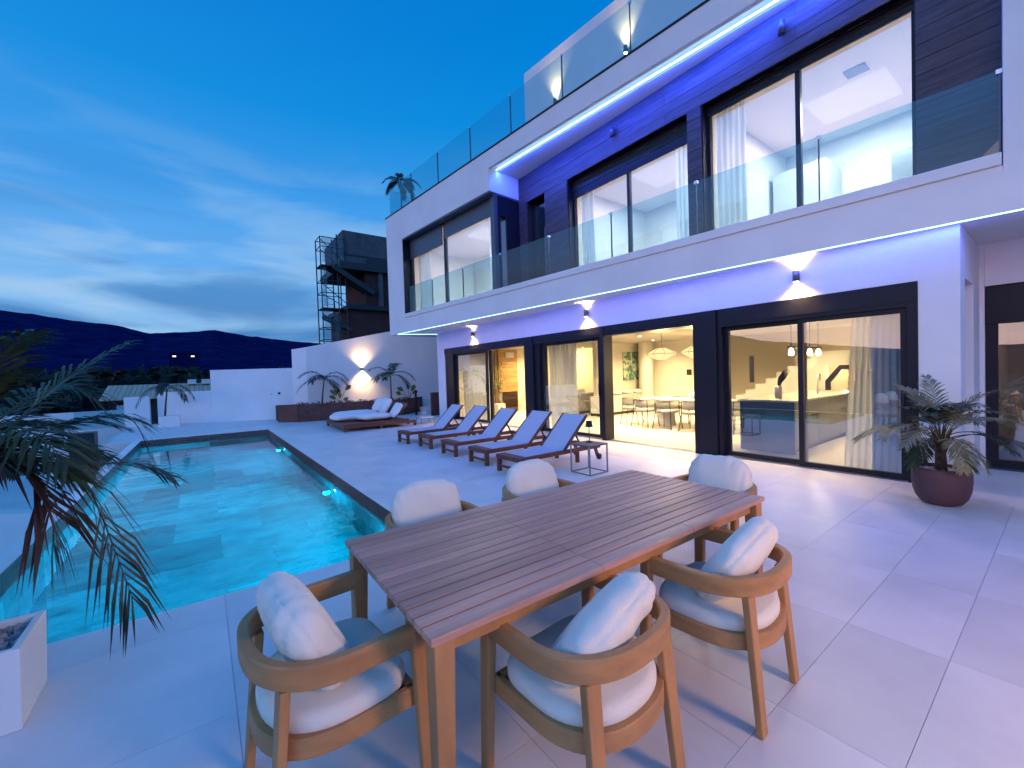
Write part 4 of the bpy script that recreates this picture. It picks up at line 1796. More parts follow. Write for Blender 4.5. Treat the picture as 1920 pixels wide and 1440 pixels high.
# ================================================================== TABLE AND CHAIRS
tb = thing('dining_table', 'long slatted teak outdoor dining table', 'table', (1.745, 1.757, 0), R(-.83))
LX, LY = 2.35, 1.075
rowsN = 15
pw = LY / (rowsN + .6)
yy = -LY / 2
cutx = [-LX / 2, 1.385 - 1.745, 2.09 - 1.745, LX / 2]
for r in range(rowsN):
    w_ = pw * (1.3 if r in (0, rowsN - 1) else 1.0)
    for k in range(3):
        g = MB()
        g.box(cutx[k] + .0008, yy + .0042, .722, cutx[k + 1] - .0008, yy + w_ - .0048, .75 - random.uniform(0, .0008))
        g.build('plank', teak_top, tb, bevel=.002, seg=1)
    yy += w_
g = MB()
ap = .055
g.box(-LX / 2 + .10, -LY / 2 + .05, .655, LX / 2 - .10, -LY / 2 + .075, .721)
g.box(-LX / 2 + .10, LY / 2 - .075, .655, LX / 2 - .10, LY / 2 - .05, .721)
g.box(-LX / 2 + .05, -LY / 2 + .10, .655, -LX / 2 + .075, LY / 2 - .10, .721)
g.box(LX / 2 - .075, -LY / 2 + .10, .655, LX / 2 - .05, LY / 2 - .10, .721)
g.box(-.30, -LY / 2 + .08, .690, -.24, LY / 2 - .08, .721)
g.box(.36, -LY / 2 + .08, .690, .42, LY / 2 - .08, .721)
g.build('apron', teak, tb)
# added black sheet that paints the shade between the planks
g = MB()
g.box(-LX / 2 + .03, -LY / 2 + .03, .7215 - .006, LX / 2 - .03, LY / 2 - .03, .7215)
g.build('gap_shade', blackm, tb)
for sx in (-1, 1):
    for sy in (-1, 1):
        g = MB()
        x, y_ = sx * (LX / 2 - .055), sy * (LY / 2 - .055)
        g.beam((x + sx * .012, y_ + sy * .012, 0), (x, y_, .720), .055, .055, w2=.078, h2=.078)
        g.build('leg', teak, tb, bevel=.004)


def superU(hw, back, fr_, n=28, e=2.5):
    """U-shaped plan path: front tip -> around the back -> other tip; chair faces +Y"""
    pts = []
    y0 = .02
    pts.append((-hw, fr_))
    for k in range(1, 4):
        pts.append((-hw, fr_ + (y0 - fr_) * k / 4))
    for k in range(n + 1):
        a = math.pi * k / n
        cx, sx = -math.cos(a), math.sin(a)
        x = math.copysign(abs(cx) ** (2 / e), cx) * hw
        y = y0 - (abs(sx) ** (2 / e)) * (back + y0)
        pts.append((x, y))
    for k in range(3, 0, -1):
        pts.append((hw, fr_ + (y0 - fr_) * k / 4))
    pts.append((hw, fr_))
    return pts


def rrect(w_, h_, r=.012):
    a, b_ = w_ / 2, h_ / 2
    return [(-a + r, -b_), (a - r, -b_), (a, -b_ + r), (a, b_ - r), (a - r, b_), (-a + r, b_), (-a, b_ - r), (-a, -b_ + r)]


def wrinkled_pillow(w_, h_, t_, seed=0, e1=.70, crease=.020, nu=72, nv=48, pinch=0.):
    """cushion with rounded-rectangle outline, seam and pull creases; lies in XZ plane, thickness along Y"""
    g = MB()
    vs = []
    sv = Vector((seed * 3.1, seed * 1.7, seed))
    for j in range(nv + 1):
        ph = -math.pi / 2 + math.pi * j / nv
        for i in range(nu):
            th = 2 * math.pi * i / nu
            ct, st_ = math.cos(th), math.sin(th)
            ox = math.copysign(abs(ct) ** e1, ct)
            oz = math.copysign(abs(st_) ** e1, st_)
            rr = math.cos(ph) ** .62 if math.cos(ph) > 0 else 0
            yv = math.sin(ph)
            yv = math.copysign(abs(yv) ** .9, yv)
            x, y, z = ox * rr * w_ / 2, yv * t_ / 2, oz * rr * h_ / 2
            if pinch:
                cor = (abs(ox) * abs(oz)) ** 3
                x *= 1 + pinch * cor * rr
                z *= 1 + pinch * cor * rr
            p = Vector((x, y, z))
            edge = rr ** 3
            # creases running in from the seam
            cz = (abs(noise.noise(Vector((x * 17, 3 + y * 3, z * 3)) + sv)) - .25) * edge * crease * 1.5
            cx_ = (abs(noise.noise(Vector((x * 3, 7 + y * 3, z * 17)) + sv)) - .25) * edge * crease
            lump = noise.noise(Vector((x * 6, y * 6, z * 6)) + sv) * .010
            nrm = Vector((x / (w_ * w_), y / (t_ * t_) * 1.0, z / (h_ * h_)))
            if nrm.length > 0:
                nrm.normalize()
            seam = -.006 * math.exp(-(y / (t_ * .045)) ** 2) * (rr > .8)
            p += nrm * (cz + cx_ + lump + seam)
            vs.append(p)
    fs = []
    for j in range(nv):
        for i in range(nu):
            fs.append((j * nu + i, j * nu + (i + 1) % nu, (j + 1) * nu + (i + 1) % nu, (j + 1) * nu + i))
    g.add(vs, fs, True)
    return g


def crisp(o):
    m_ = o.modifiers.new('split', 'EDGE_SPLIT')
    m_.split_angle = R(34)


def make_chair(label, loc, rz):
    t_ = thing('armchair', label, 'chair', loc, rz, 'teak armchairs around the outdoor dining table')
    # top ring
    hw = .300
    path = superU(hw, .275, .262)
    g = MB()
    n_ = len(path)
    pts3 = []
    for k, (x, y) in enumerate(path):
        pts3.append((x, y, .622 + .018 * max(0, (-y) / .275) ** 1.5))
    g.sweep(pts3, rrect(.040, .084, .0065), True)
    o = g.build('arm_rail', teak_h, t_)
    crisp(o)
    # seat rail
    path2 = superU(.272, .255, .235)
    g = MB()
    g.sweep([(x, y, .372) for x, y in path2], rrect(.03, .074, .005), True)
    g.beam((-.272, .225, .372), (.272, .225, .372), .03, .074)
    crisp(g.build('seat_rail', teak_h, t_))
    for k in range(6):
        y = -.15 + k * .068
        hw_ = .250 if y > -.05 else .215
        g = MB()
        g.box(-hw_, y - .022, .352, hw_, y + .022, .372)
        g.build('slat', darkwood, t_)
    # front legs, turning into the arm tips
    for sx in (-1, 1):
        g = MB()
        g.beam((sx * .312, .262, 0), (sx * .300, .240, .640), .040, .048, (0, 1, 0), .048, .058)
        g.build('leg', teak, t_, bevel=.012)
        g = MB()
        g.beam((sx * .234, -.256, 0), (sx * .216, -.203, .592), .058, .030, (0, 1, 0), .072, .034)
        g.build('leg', teak, t_, bevel=.006)
    # seat cushion: rounded plan, squarer at front
    g = MB()
    vs, fs = [], []
    na, layers = 64, [(.0, .376), (.55, .375), (.86, .378), (.96, .390), (1.0, .414), (1.0, .442), (.975, .466), (.90, .476), (.55, .482), (.0, .484)]
    for li, (s_, z) in enumerate(layers):
        for i in range(na):
            a = 2 * math.pi * i / na
            ca, sa = math.cos(a), math.sin(a)
            e = 2.3 if sa < 0 else 4.2
            r_ = 1 / ((abs(ca) ** e + abs(sa) ** e) ** (1 / e))
            x = ca * r_ * .272 * s_
            y = sa * r_ * (.262 if sa < 0 else .235) * s_ + .015
            dz = .008 * noise.noise(Vector((x * 7, y * 7, z * 3))) * (1 if z > .42 else 0)
            vs.append((x, y, z + dz))
    for li in range(len(layers) - 1):
        for i in range(na):
            fs.append((li * na + i, li * na + (i + 1) % na, (li + 1) * na + (i + 1) % na, (li + 1) * na + i))
    g.add(vs, fs, True)
    g.build('seat_cushion', linen, t_)
    g = wrinkled_pillow(.52, .42, .18, 1)
    o = g.build('back_pillow', linen, t_)
    o.location = (0, -.085, .645)
    o.rotation_euler = (R(27), 0, 0)
    return t_


ch0 = make_chair('teak armchair at the left end of the table, nearest the pool, its pillow seen edge-on', (.365, 1.79, 0), R(-90 + 4))
specs = [
    ((1.185, 1.16, 0), R(3), 'teak armchair in the bottom centre of the picture, its back to the camera'),
    ((2.10, 1.085, 0), R(5), 'teak armchair on the near long side toward the doors, pillow leaning right'),
    ((1.24, 2.60, 0), R(180), 'teak armchair on the far long side with the pool corner just behind it'),
    ((2.20, 2.60, 0), R(180), 'teak armchair on the far long side closest to the sun loungers'),
    ((3.27, 1.76, 0), R(90), 'teak armchair at the right end of the table with a bluish pillow facing the doors'),
]
for k, (loc, rz, lb) in enumerate(specs):
    c = copy_thing(ch0, loc, rz, lb)
    pil = [q for q in c.children if q.name.startswith('back_pillow')][0]
    g = wrinkled_pillow(.52, .42, .18, 2 + k)
    me_o = g.build('tmp', linen)
    pil.data = me_o.data
    bpy.data.objects.remove(me_o)
    if k == 0:
        pil.rotation_euler = (R(44), R(-14), R(4))
        pil.location = (.02, -.065, .612)
    if k == 1:
        pil.rotation_euler = (R(34), R(-10), R(-3))
        pil.location = (.02, -.07, .63)
    if k in (2, 3, 4):
        pil.rotation_euler = (R(16), 0, 0)
        pil.location = (0, -.115, .665)

# ================================================================== LOUNGERS
def make_lounger(label, loc, rz=0.):
    t_ = thing('sun_lounger', label, 'sun lounger', loc, rz, 'sun loungers in a row')
    W2 = .29
    for sy in (-1, 1):
        g = MB()
        g.box(0, sy * W2 - .02, .215, 1.88, sy * W2 + .02, .285)
        g.build('side_rail', darkwood, t_, bevel=.004)
        g = MB()
        g.box(.0, sy * (W2 - .022) - .028, 0, .07, sy * (W2 - .022) + .028, .215)
        g.build('leg', darkwood, t_, bevel=.004)
        g = MB()
        g.box(1.30, sy * (W2 - .03) - .025, .02, 1.36, sy * (W2 - .03) + .025, .214)
        g.build('leg', darkwood, t_, bevel=.004)
        g = MB()
        g.beam((1.80, sy * (W2 - .035), .215), (1.86, sy * (W2 - .035), .06), .03, .06)
        g.build('wheel_arm', darkwood, t_)
        g = MB()
        M_ = Matrix.Translation((1.86, sy * (W2 - .0), .055)) @ Matrix.Rotation(math.pi / 2, 4, 'X')
        g.lathe([(.0001, -.018), (.055, -.018), (.055, .018), (.0001, .018)], 20)
        for i, v in enumerate(g.v):
            g.v[i] = M_ @ v
        g.build('wheel', blackm, t_)
    g = MB()
    for b6 in ((.001, -W2 + .021, .216, .05, W2 - .021, .284), (1.83, -W2 + .021, .216, 1.879, W2 - .021, .270),
               (.02, -W2 + .03, .075, .05, W2 - .03, .11), (.95, -W2 + .021, .222, .99, W2 - .021, .262)):
        g = MB()
        g.box(*b6)
        g.build('crossbar', darkwood, t_)
    g = MB()
    g.box(.16, -W2 + .019, .284, .985, W2 - .019, .289)
    g.build('seat_sling', mesh_fab, t_)
    g = MB()
    g.box(.05, -W2 + .02, .262, .165, W2 - .02, .283)
    g.build('foot_panel', darkwood, t_)
    ang = R(44)
    M_ = Matrix.Translation((.99, 0, .285)) @ Matrix.Rotation(-ang, 4, 'Y')
    BL = .78
    g = MB()
    g.box(0, -W2 + .022, .0, BL, W2 - .022, .008, M_)
    g.build('back_sling', mesh_fab, t_)
    g = MB()
    for sy in (-1, 1):
        g.box(-.02, sy * W2 - .018, -.028, BL + .015, sy * W2 + .018, .012, M_)
    g.box(BL - .02, -W2 + .02, -.026, BL + .012, W2 - .02, -.002, M_)
    g.build('back_frame', darkwood, t_, bevel=.003)
    hp = M_ @ Vector((BL * .52, 0, -.02))
    for sy in (-1, 1):
        g = MB()
        g.beam((hp.x, sy * (W2 - .05), hp.z), (hp.x + .17, sy * (W2 - .05), .25), .022, .022)
        g.build('strut', blackm, t_)
    return t_


lg = make_lounger('sun lounger nearest the camera, beside the side table with lamp', (3.90, 5.45, 0), R(.5))
for (x, y, a, lb) in ((3.95, 6.45, 0, 'second sun lounger from the camera'), (3.96, 7.58, -.5, 'middle sun lounger of the row of five'),
                      (3.99, 8.77, .5, 'fourth sun lounger from the camera'), (3.90, 9.82, 0, 'sun lounger farthest from the camera, by the daybed')):
    copy_thing(lg, (x, y, 0), R(a), lb)


def side_table(label, loc, sx, sy, h_, grp=None):
    t_ = thing('side_table', label, 'side table', loc)
    g = MB()
    g.box(-sx / 2, -sy / 2, h_ - .02, sx / 2, sy / 2, h_)
    g.build('table_top', alu_mid if h_ > .4 else whitelac, t_, bevel=.003)
    m_ = greyst
    for i in (-1, 1):
        for j in (-1, 1):
            if i == -1 or h_ < .4:
                g = MB()
                x, y = i * (sx / 2 - .01), j * (sy / 2 - .01)
                g.box(x - .009, y - .009, 0, x + .009, y + .009, h_ - .021)
                g.build('leg', m_, t_)
    if h_ > .4:
        for j in (-1, 1):
            g = MB()
            y = j * (sy / 2 - .01)
            g.box(sx / 2 - .019, y - .009, 0, sx / 2 - .001, y + .009, h_ - .021)
            g.build('leg', m_, t_)
        g = MB()
        g.box(-sx / 2 + .02, -sy / 2 + .001, .0, sx / 2 - .02, -sy / 2 + .019, .018)
        g.box(-sx / 2 + .02, sy / 2 - .019, .0, sx / 2 - .02, sy / 2 - .001, .018)
        g.box(-sx / 2 + .001, -sy / 2 + .02, .0, -sx / 2 + .019, sy / 2 - .02, .018)
        g.box(sx / 2 - .019, -sy / 2 + .02, .0, sx / 2 - .001, sy / 2 - .02, .018)
        g.build('base_frame', m_, t_)
    return t_


greyst = pbr('grey_painted_steel', (.20, .25, .25), .45, metal=.2)
side_table('square grey metal side table beside the nearest sun lounger', (4.92, 4.63, 0), .42, .42, .46)
side_table('small low white side table between the daybed and the farthest sun lounger', (6.2, 13.45, 0), .5, .42, .22)
tl = thing('table_lamp', 'slender dark cordless lamp on the grey side table', 'lamp', (5.0, 4.69, .46))
g = MB()
g.lathe([(.0001, 0), (.055, 0), (.055, .012), (.008, .018), (.007, .30)], 20)
g.build('stem', blackm, tl)
g = MB()
g.lathe([(.062, .25), (.045, .345), (.0001, .346)], 24)
g.build('lamp_shade', blackm, tl)

# ================================================================== DAYBED
db = thing('daybed', 'low dark wooden double daybed with white mattresses in front of the planter', 'daybed', (4.28, 14.3, 0), R(-2))
g = MB()
for k in range(10):
    gg = MB()
    y = -1.15 + k * .25
    gg.box(-.85, y + .004, .19, 1.15 if k > 0 else 1.15, y + .246, .235)
    gg.build('slat', darkwood, db)
g = MB()
g.box(-.85, -1.17, .10, 1.45, -1.10, .189)
g.box(-.85, 1.28, .10, 1.15, 1.35, .189)
g.box(-.85, -1.09, .10, -.78, 1.27, .189)
g.box(1.10, -1.09, .10, 1.17, 1.27, .189)
g.box(1.171, -.55, .10, 1.45, -.48, .189)
g.build('frame', darkwood, db)
for x, y in ((-.8, -1.12), (-.8, 1.3), (1.42, -1.13), (1.42, -.52), (1.12, 1.3), (.3, -1.12)):
    g = MB()
    g.box(x - .035, y - .035, 0, x + .035, y + .035, .10)
    g.build('leg', darkwood, db)
for y0 in (-1.1, -.28, .55):
    g = MB()
    g.beam((.72, y0 + .37, .24), (1.22, y0 + .37, .74), .70, .035)
    g.build('backrest', darkwood, db)


def mattress(w_, l_, t_, seed):
    g = wrinkled_pillow(l_, w_, t_, seed, .42, .016, 60, 30, .05)
    M_ = Matrix.Rotation(math.pi / 2, 4, 'X')
    g.v = [M_ @ v for v in g.v]
    return g


def cushion(label, x, y, z, geo, rot, grp='white cushions on the daybed'):
    o = geo.build('cushion', linen_w)
    o.location = XF[db.name] @ Vector((x, y, z))
    o.rotation_euler = rot
    return tag(o, label, 'cushion', grp)


cushion('large white mattress cushion at the left foot of the daybed', -.30, .15, .36, mattress(.95, 1.25, .25, 11), (0, 0, R(-2)))
cushion('white mattress cushion in the middle of the daybed', .28, -.55, .36, mattress(.72, 1.05, .22, 12), (0, 0, R(3)))
cushion('white mattress cushion at the back left of the daybed', .05, .95, .37, mattress(.75, 1.5, .24, 13), (0, 0, R(1)))
cushion('white back cushion at the far left of the daybed backrest', .86, .92, .64, wrinkled_pillow(.66, .52, .20, 14, .45, .014, pinch=.06), (R(-30), 0, R(-88)))
cushion('white back cushion in the middle of the daybed backrest', .86, .15, .64, wrinkled_pillow(.72, .56, .20, 15, .45, .014, pinch=.06), (R(-30), 0, R(-92)))
cushion('square white cushion propped at the right end of the daybed', .92, -.78, .52, wrinkled_pillow(.60, .54, .20, 16, .45, .014, pinch=.06), (R(-32), 0, R(-95)))

# ================================================================== INTERIOR THINGS
isl = thing('kitchen_island', 'long kitchen island with glossy blue-grey end panel', 'kitchen island', (10.3, 3.45, 0))
g = MB()
g.box(8.44, 2.98, .0, 8.50, 3.92, .93)
g.build('end_panel', bluelac, isl, True)
for k in range(6):
    a = 8.505 + k * .62
    g = MB()
    g.box(a, 3.02, .08, a + .612, 3.90, .93)
    g.build('cabinet', greylac, isl, True)
g = MB()
g.box(8.51, 3.05, 0, 12.2, 3.86, .078)
g.build('plinth', blackm, isl, True)
g = MB()
g.box(8.43, 2.96, .932, 12.26, 3.94, .962)
g.build('worktop', worktop, isl, True)
for a in (9.3, 11.0):
    g = MB()
    g.box(a, 2.985, .62, a + .7, 3.0, .64)
    g.build('handle', blackm, isl, True)
vz = thing('plume_vase', 'ribbed white vase holding dark dried plumes on the kitchen island', 'vase', (9.0, 3.45, .962))
g = MB()
g.lathe([(.0001, 0), (.06, 0), (.065, .05), (.065, .22), (.058, .25), (.05, .25), (.05, .2)], 22)
g.build('vase', whitelac, vz)
g = MB()
for k in range(60):
    a, s_ = random.uniform(0, 6.28), random.uniform(.5, 1)
    g.tube([(.01 * math.cos(a), .01 * math.sin(a), .2), (.04 * math.cos(a), .04 * math.sin(a) - .05 * s_, .2 + .22 * s_), (.06 * math.cos(a), .05 * math.sin(a) - .16 * s_, .2 + .36 * s_)], [.005, .006, .002], 4)
g.build('plumes', blackm, vz)
fc = thing('kitchen_tap', 'arched chrome tap on the kitchen island', 'tap', (10.6, 3.3, .962))
g = MB()
g.tube([(0, 0, 0), (0, 0, .35), (.03, 0, .42), (.12, 0, .43), (.16, 0, .36), (.16, 0, .28)], .014, 8)
g.build('spout', steel, fc)

# dining set inside
it = thing('indoor_dining_table', 'white oval dining table inside with conical pedestal legs', 'table', (10.75, 6.45, 0))
g = MB()
prof = []
for k in range(48):
    a = 2 * math.pi * k / 48
    ca, sa = math.cos(a), math.sin(a)
    prof.append((math.copysign(abs(ca) ** .8, ca) * .55, math.copysign(abs(sa) ** .8, sa) * 1.35))
g.prism(prof, .735, .765)
g.build('table_top', whitelac, it)
for y in (-.6, .6):
    g = MB()
    g.lathe([(.27, 0), (.25, .1), (.19, .734)], 24, (0, y, 0))
    g.build('pedestal', whitelac, it)


def make_dchair(label, loc, rz):
    t_ = thing('indoor_chair', label, 'chair', loc, rz, 'chairs at the indoor dining table')
    g = MB()
    g.prism([(-.23, -.2), (-.2, .23), (.2, .23), (.23, -.2), (.12, -.25), (-.12, -.25)], .43, .50)
    g.build('seat', grey_fab, t_, bevel=.02)
    g = MB()
    pth = [(x, y, .66) for x, y in superU(.25, .25, .12, 18)]
    g.sweep(pth, rrect(.035, .20, .012), True)
    g.build('backrest', grey_fab, t_)
    g = MB()
    pth = [(x, y, .77) for x, y in superU(.27, .27, .14, 18)]
    g.tube(pth, .011, 6)
    g.build('back_rail', blackm, t_)
    for sx in (-1, 1):
        for sy in (-1, 1):
            g = MB()
            tp = (sx * .27, .14, .77) if sy > 0 else (sx * .22, -.22, .77)
            g.tube([(sx * .28, sy * .27, 0), (sx * .23, sy * .20, .44), tp], .011, 6)
            g.build('leg', blackm, t_)
    return t_


dc = make_dchair('indoor dining chair at the far left end of the white dining table', (10.35, 7.95, 0), R(200))
for (x, y, a, lb) in ((10.02, 7.25, -90, 'indoor dining chair left of centre with its back to the terrace'),
                      (10.02, 6.55, -90, 'indoor dining chair in the centre with its back to the terrace'),
                      (10.02, 5.78, -90, 'indoor dining chair half hidden by the dark door post'),
                      (10.35, 4.95, -20, 'indoor dining chair beside the kitchen island seen through the closed glass'),
                      (11.45, 6.9, 90, 'indoor dining chair on the far side of the white table, left of the vases'),
                      (11.45, 6.1, 90, 'indoor dining chair on the far side of the white table behind the vases')):
    copy_thing(dc, (x, y, 0), R(a), lb)


def pendant(label, x, y, z, r_=.47, top=2.66):
    t_ = thing('pendant_lamp', label, 'pendant lamp', (x, y, z), 0, 'paper pendant lamps over the dining table')
    prof = []
    for k in range(15):
        u = -1 + 2 * k / 14
        prof.append((.15 + (r_ - .15) * (1 - abs(u) ** 1.25), .155 * math.copysign(abs(u) ** .9, u)))
    g = MB()
    g.lathe(prof, 36)
    g.build('lamp_shade', lantern, t_)
    g = MB()
    for k in range(8):
        a = k * math.pi / 4
        g.tube([((p_[0] + .006) * math.cos(a), (p_[0] + .006) * math.sin(a), p_[1]) for p_ in prof], .006, 4)
    g.tube([((r_ + .01) * math.cos(a * math.pi / 12), (r_ + .01) * math.sin(a * math.pi / 12), 0) for a in range(25)], .008, 4)
    g.build('ribs', walnut, t_)
    g = MB()
    g.tube([(0, 0, .155), (0, 0, top - z)], .007, 6)
    g.build('cord', walnut, t_)
    lamp('POINT', 'lamp_glow', (x, y, z - .35), 60, (1, .74, .38), t_, .2)
    return t_


pendant('oval paper pendant lamp hanging over the left half of the indoor table', 10.45, 6.96, 2.03, .40)
pendant('oval paper pendant lamp partly hidden behind the dark door post', 10.55, 5.98, 2.03, .40)
cdl = thing('candle_holder', 'thin metal candle holder on the indoor dining table', 'candle holder', (10.85, 7.05, .765))
g = MB()
g.lathe([(.0001, 0), (.045, 0), (.045, .008), (.008, .02), (.008, .24), (.05, .25), (.05, .262), (.0001, .262)], 16)
g.build('stand', steel, cdl)
for k, (x, y, r_, lb) in enumerate(((10.95, 6.35, .10, 'larger round white vase on the indoor dining table'), (10.95, 6.02, .085, 'smaller round white vase on the indoor dining table'))):
    v_ = MB()
    v_.lathe([(.0001, 0), (r_ * .55, 0), (r_ * .95, r_ * .5), (r_, r_), (r_ * .85, r_ * 1.5), (r_ * .4, r_ * 1.85), (r_ * .42, r_ * 1.95), (r_ * .3, r_ * 1.9)], 22)
    o = v_.build('vase', whitelac)
    o.location = (x, y, .766)
    tag(o, lb, 'vase', 'white vases on the indoor table')
# sideboard with pillows
sb = thing('sideboard', 'long low cream sideboard against the wall under the painting', 'sideboard', (12.9, 10.2, 0))
for k in range(5):
    a = 11.25 + k * .62
    g = MB()
    g.box(a, 9.98, .10, a + .612, 10.44, .66)
    g.build('cabinet_door', whitelac, sb, True)
g = MB()
g.box(11.25, 10.02, .0, 14.3, 10.44, .098)
g.build('plinth', blackm, sb, True)
g = MB()
g.box(11.24, 9.96, .662, 14.33, 10.445, .70)
g.build('top', whitelac, sb, True)
for k, (x, w_, lb) in enumerate(((13.75, .75, 'long cream pillow lying on the sideboard under the painting'), (13.0, .4, 'crumpled cream throw in the middle of the sideboard'), (12.35, .42, 'small cream pillow at the left of the sideboard'))):
    o = wrinkled_pillow(w_, .32, .16, 20 + k, .5).build('pillow', linen)
    o.location = (x, 10.18, .775)
    o.rotation_euler = (R(90), 0, 0)
    tag(o, lb, 'pillow')
pa = MB()
pa.box(13.10, 10.40, 1.22, 14.25, 10.447, 2.32)
pa = pa.build('painting', painting)
tag(pa, 'abstract green and gold canvas painting on the cream interior wall', 'painting')
th = MB()
th.box(14.32, 8.34, 1.36, 14.349, 8.52, 1.56)
th = th.build('thermostat', blackm)
tag(th, 'small dark thermostat panel on the interior wall right of the pendant lamps', 'thermostat')
# living room sofa
sf = thing('indoor_sofa', 'grey upholstered sofa inside the living room behind the glass', 'sofa', (12.3, 12.2, 0))
g = MB()
g.box(10.6, 11.5, .08, 14.0, 12.6, .42)
g.build('seat', grey_fab, sf, True, .05)
g = MB()
g.box(10.6, 11.25, .08, 14.0, 11.49, .78)
g.build('backrest', grey_fab, sf, True, .06)
g = MB()
g.box(10.35, 11.25, .08, 10.59, 12.6, .62)
g.build('armrest', grey_fab, sf, True, .06)
for k, (x, m_, lb) in enumerate(((10.85, green_fab, 'green velvet cushion at the left end of the indoor sofa'), (11.4, linen, 'cream cushion on the indoor sofa next to the green one'), (12.0, linen, 'cream cushion in the middle of the indoor sofa'))):
    o = wrinkled_pillow(.48, .42, .16, 30 + k, .5, pinch=.05).build('cushion', m_)
    o.location = (x, 11.62, .74)
    o.rotation_euler = (R(-14), 0, 0)
    tag(o, lb, 'cushion', 'cushions on the indoor sofa')
# indoor plant
ip = thing('indoor_plant', 'tall leafy bamboo-like plant in a white pot inside the open door', 'plant', (9.70, 13.95, 0))
g = MB()
g.box(-.17, -.17, 0, .17, .17, .42)
g.build('pot', whitelac, ip, bevel=.01)
for k in range(5):
    a = k * 1.3
    g = MB()
    g.tube([(.03 * math.cos(a), .03 * math.sin(a), .4), (.06 * math.cos(a), .06 * math.sin(a), 1.2), (.14 * math.cos(a), .14 * math.sin(a), 2.1)], [.012, .01, .005], 6)
    g.build('stem', leaf, ip)
    g = MB()
    for i in range(70):
        z = random.choice((random.uniform(1.0, 1.6), random.uniform(1.0, 1.5), random.uniform(1.6, 2.15)))
        p = Vector((random.gauss(.02, .13), random.gauss(0, .13), z))
        d = Vector((random.uniform(-1, 1), random.uniform(-1, 1), random.uniform(-.9, .2))).normalized() * .13
        w_ = d.cross(Vector((0, 0, 1))).normalized() * .014
        g.add([p, p + d * .5 + w_, p + d, p + d * .5 - w_], [(0, 1, 2, 3)])
    g.build('foliage', leaf_yl, ip, fixn=False)


# curtains
def curtain(label, y0, y1, x, z0, z1, amp=.035, waves=7, taper=0., M=None):
    g = MB()
    n_ = waves * 10
    vs = []
    m_ = 10
    for j in range(m_ + 1):
        z = z0 + (z1 - z0) * j / m_
        for i in range(n_ + 1):
            u = i / n_
            y = y0 + (y1 - y0) * u
            if taper:
                y = y + taper * (1 - j / m_) * (u if taper > 0 else (1 - u))
            am = amp * (1 + .35 * math.sin(j * .9 + i * .2))
            p = Vector((x + am * math.sin(u * waves * 2 * math.pi + .3 * math.sin(j * .7)), y, z))
            vs.append(M @ p if M else p)
    g.add(vs, [(j * (n_ + 1) + i, j * (n_ + 1) + i + 1, (j + 1) * (n_ + 1) + i + 1, (j + 1) * (n_ + 1) + i) for j in range(m_) for i in range(n_)], True)
    o = g.build('curtain', curtainm, fixn=False)
    c = Vector((x, (y0 + y1) / 2, z0))
    return tag(o, label, 'curtain', 'sheer white curtains')


curtain('sheer white curtain behind the right kitchen door beside the potted palm', 1.34, 1.95, GX + .27, .02, 2.6, .03, 9, .14)
curtain('sheer white curtain behind the third glass door from the left', 7.75, 8.78, GX + .40, .02, 2.6, .04, 9)
curtain('sheer white curtain behind the leftmost glass door', 11.75, 13.55, GX + .40, .02, 2.6, .05, 12)
curtain('sheer curtain at the right side of the middle upper window', 4.50, 4.95, CXF + .42, 3.78, 6.5, .03, 5)
curtain('sheer curtain at the left side of the right upper window', 3.55, 4.08, CXF + .42, 3.78, 6.5, .03, 5)
curtain('sheer curtain at the left of the middle upper window', 7.2, 7.6, CXF + .42, 3.78, 6.5, .03, 5)
curtain('sheer curtain behind the right pane of the bay window', 9.3, 9.75, 7.95, 3.78, 6.5, .03, 5, 0, MU)
curtain('sheer curtain behind the left pane of the bay window', 13.1, 13.9, 7.95, 3.78, 6.5, .03, 7, 0, MU)


# downlights in the ceiling: visible disc plus its lamp
def downlight(label, x, y, z, e_=400, col=(1.0, .74, .36), cat='downlight', par=None):
    t_ = thing('downlight', label, cat, (x, y, z), 0, 'recessed ceiling downlights')
    g = MB()
    g.tube([(0, 0, -.001), (0, 0, -.012)], .055, 18)
    g.build('ring', steel, t_)
    g = MB()
    g.tube([(0, 0, -.0125), (0, 0, -.0135)], .042, 16)
    g.build('lens', downl, t_)
    d = lamp('SPOT', 'downlight_beam', (x, y, z - .03), e_, col, t_, .05, aim=(0, 0, -1), spot=150, blend=1.)
    return t_


dl = [(9.9, 8.05), (10.95, 8.05), (9.95, 5.6), (9.2, 9.2), (9.3, 11.3), (11.2, 12.8), (13.2, 12.6), (9.0, 3.4), (10.8, 2.4), (12.6, 4.2), (12.6, 6.6), (13.0, 9.0), (9.2, 6.6), (8.9, 13.0), (11.0, 13.6)]
nm = ['left of the two downlights above the painting end of the dining room', 'right of the two downlights above the painting end of the dining room', 'downlight above the right pendant lamp by the door post',
      'downlight over the passage near the middle door post', 'downlight in the living room ceiling nearest the glass', 'downlight in the middle of the living room ceiling', 'downlight at the back of the living room',
      'downlight over the end panel of the kitchen island', 'downlight between the island and the curtain', 'downlight in front of the wine niche', 'downlight in front of the stairs', 'downlight near the round column',
      'downlight over the dining chairs', 'downlight over the indoor plant', 'downlight over the fireplace wall']
for (x, y), lb in zip(dl, nm):
    downlight(lb, x, y, 2.659)
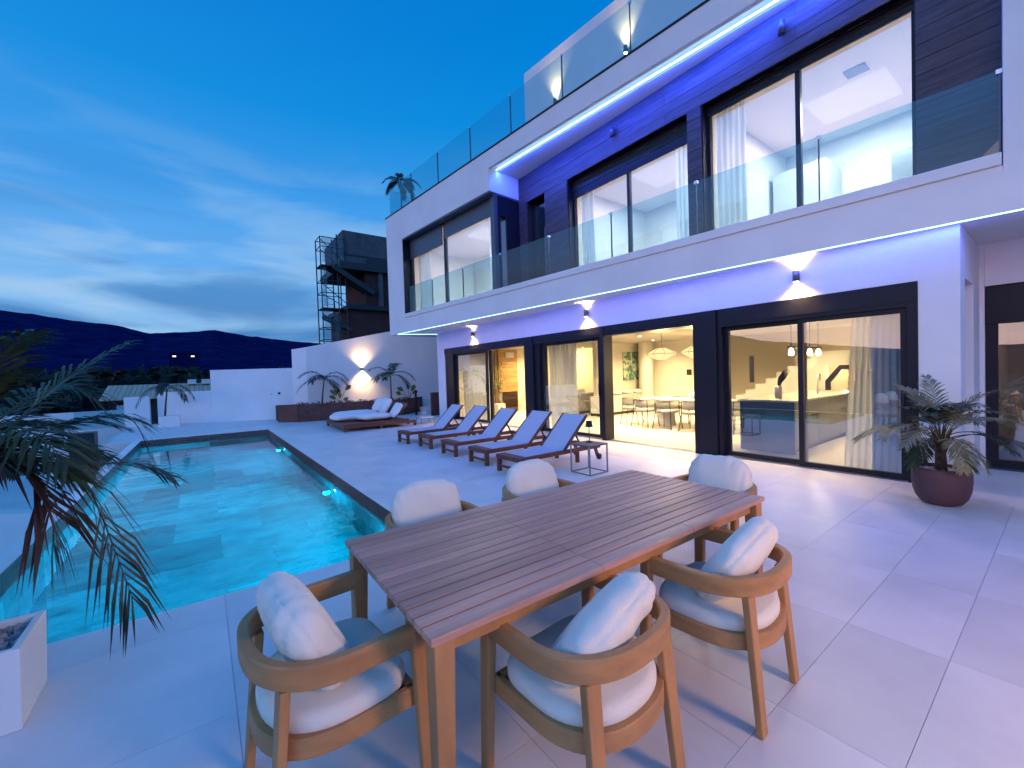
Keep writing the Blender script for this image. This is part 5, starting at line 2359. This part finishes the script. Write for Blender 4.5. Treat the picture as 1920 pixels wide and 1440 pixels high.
# linear kitchen chandelier
kc = thing('island_chandelier', 'row of small glowing glass lamps hanging over the kitchen island', 'chandelier', (10.4, 3.45, 1.95))
g = MB()
g.box(-.9, -.02, .0, .9, .02, .03)
g.build('bar', blackm, kc)
for k in range(4):
    x = -.75 + k * .5
    g = MB()
    g.tube([(x, 0, .03), (x, 0, .71)], .008, 6)
    g.build('rod', blackm, kc)
    g = MB()
    g.lathe([(.0001, -.16), (.04, -.15), (.05, -.10), (.03, -.02), (.0001, 0)], 16, (x, 0, 0))
    g.build('bulb', warmem, kc)
lamp('POINT', 'lamp_glow', (10.4, 3.45, 1.7), 70, (1, .78, .42), kc, .2)
lamp('POINT', 'niche_glow', (14.1, 3.7, 1.3), 40, (1, .70, .34), H, .1)
lamp('AREA', 'cove_glow', (14.7, 13.2, 2.5), 150, (1, .80, .35), H, 1.5, 1.0, aim=(0, 1, -.6))
# bedroom ceiling lamps upstairs
for (x, y, e_, col) in ((10.0, 2.5, 205, (1.0, .87, .84)), (9.6, 6.2, 200, (.92, .86, .94)), ):
    lamp('AREA', 'bedroom_lamp', (x, y, 6.55), e_, col, H, 1.2, 1.2, aim=(0, 0, -1))
lamp('AREA', 'bedroom_lamp', U(11.6, 9.4, 6.55), 210, (.92, .86, .94), H, 1.2, 1.2, aim=(0, 0, -1))
lamp('AREA', 'side_room_lamp', (11, -.6, 2.6), 20, (1.0, .66, .36), H, .8, .8, aim=(0, 0, -1))

# porch lamp on the wing wall behind the camera, right (casts the long chair-leg shadows)
wg = thing('wing_wall', 'white rendered wing wall behind the camera carrying a porch lamp', 'wall', (3.5, -3.1, 0))
g = MB()
g.box(1.2, -3.3, 0, 6.5, -3.0, 3.2)
g.build('wall', plaster, wg, True)
wall_lamp('porch_lamp', (2.45, -3.0, 2.1), (0, 1, 0), 'porch lamp on the wing wall behind the camera', 'porch lamps', 40, 60, .18, .06, 150)
lamp('AREA', 'porch_glow', (2.45, -2.80, 2.15), 84, (1.0, .56, .34), wg, 1.0, .8, aim=(.08, .75, -.62))
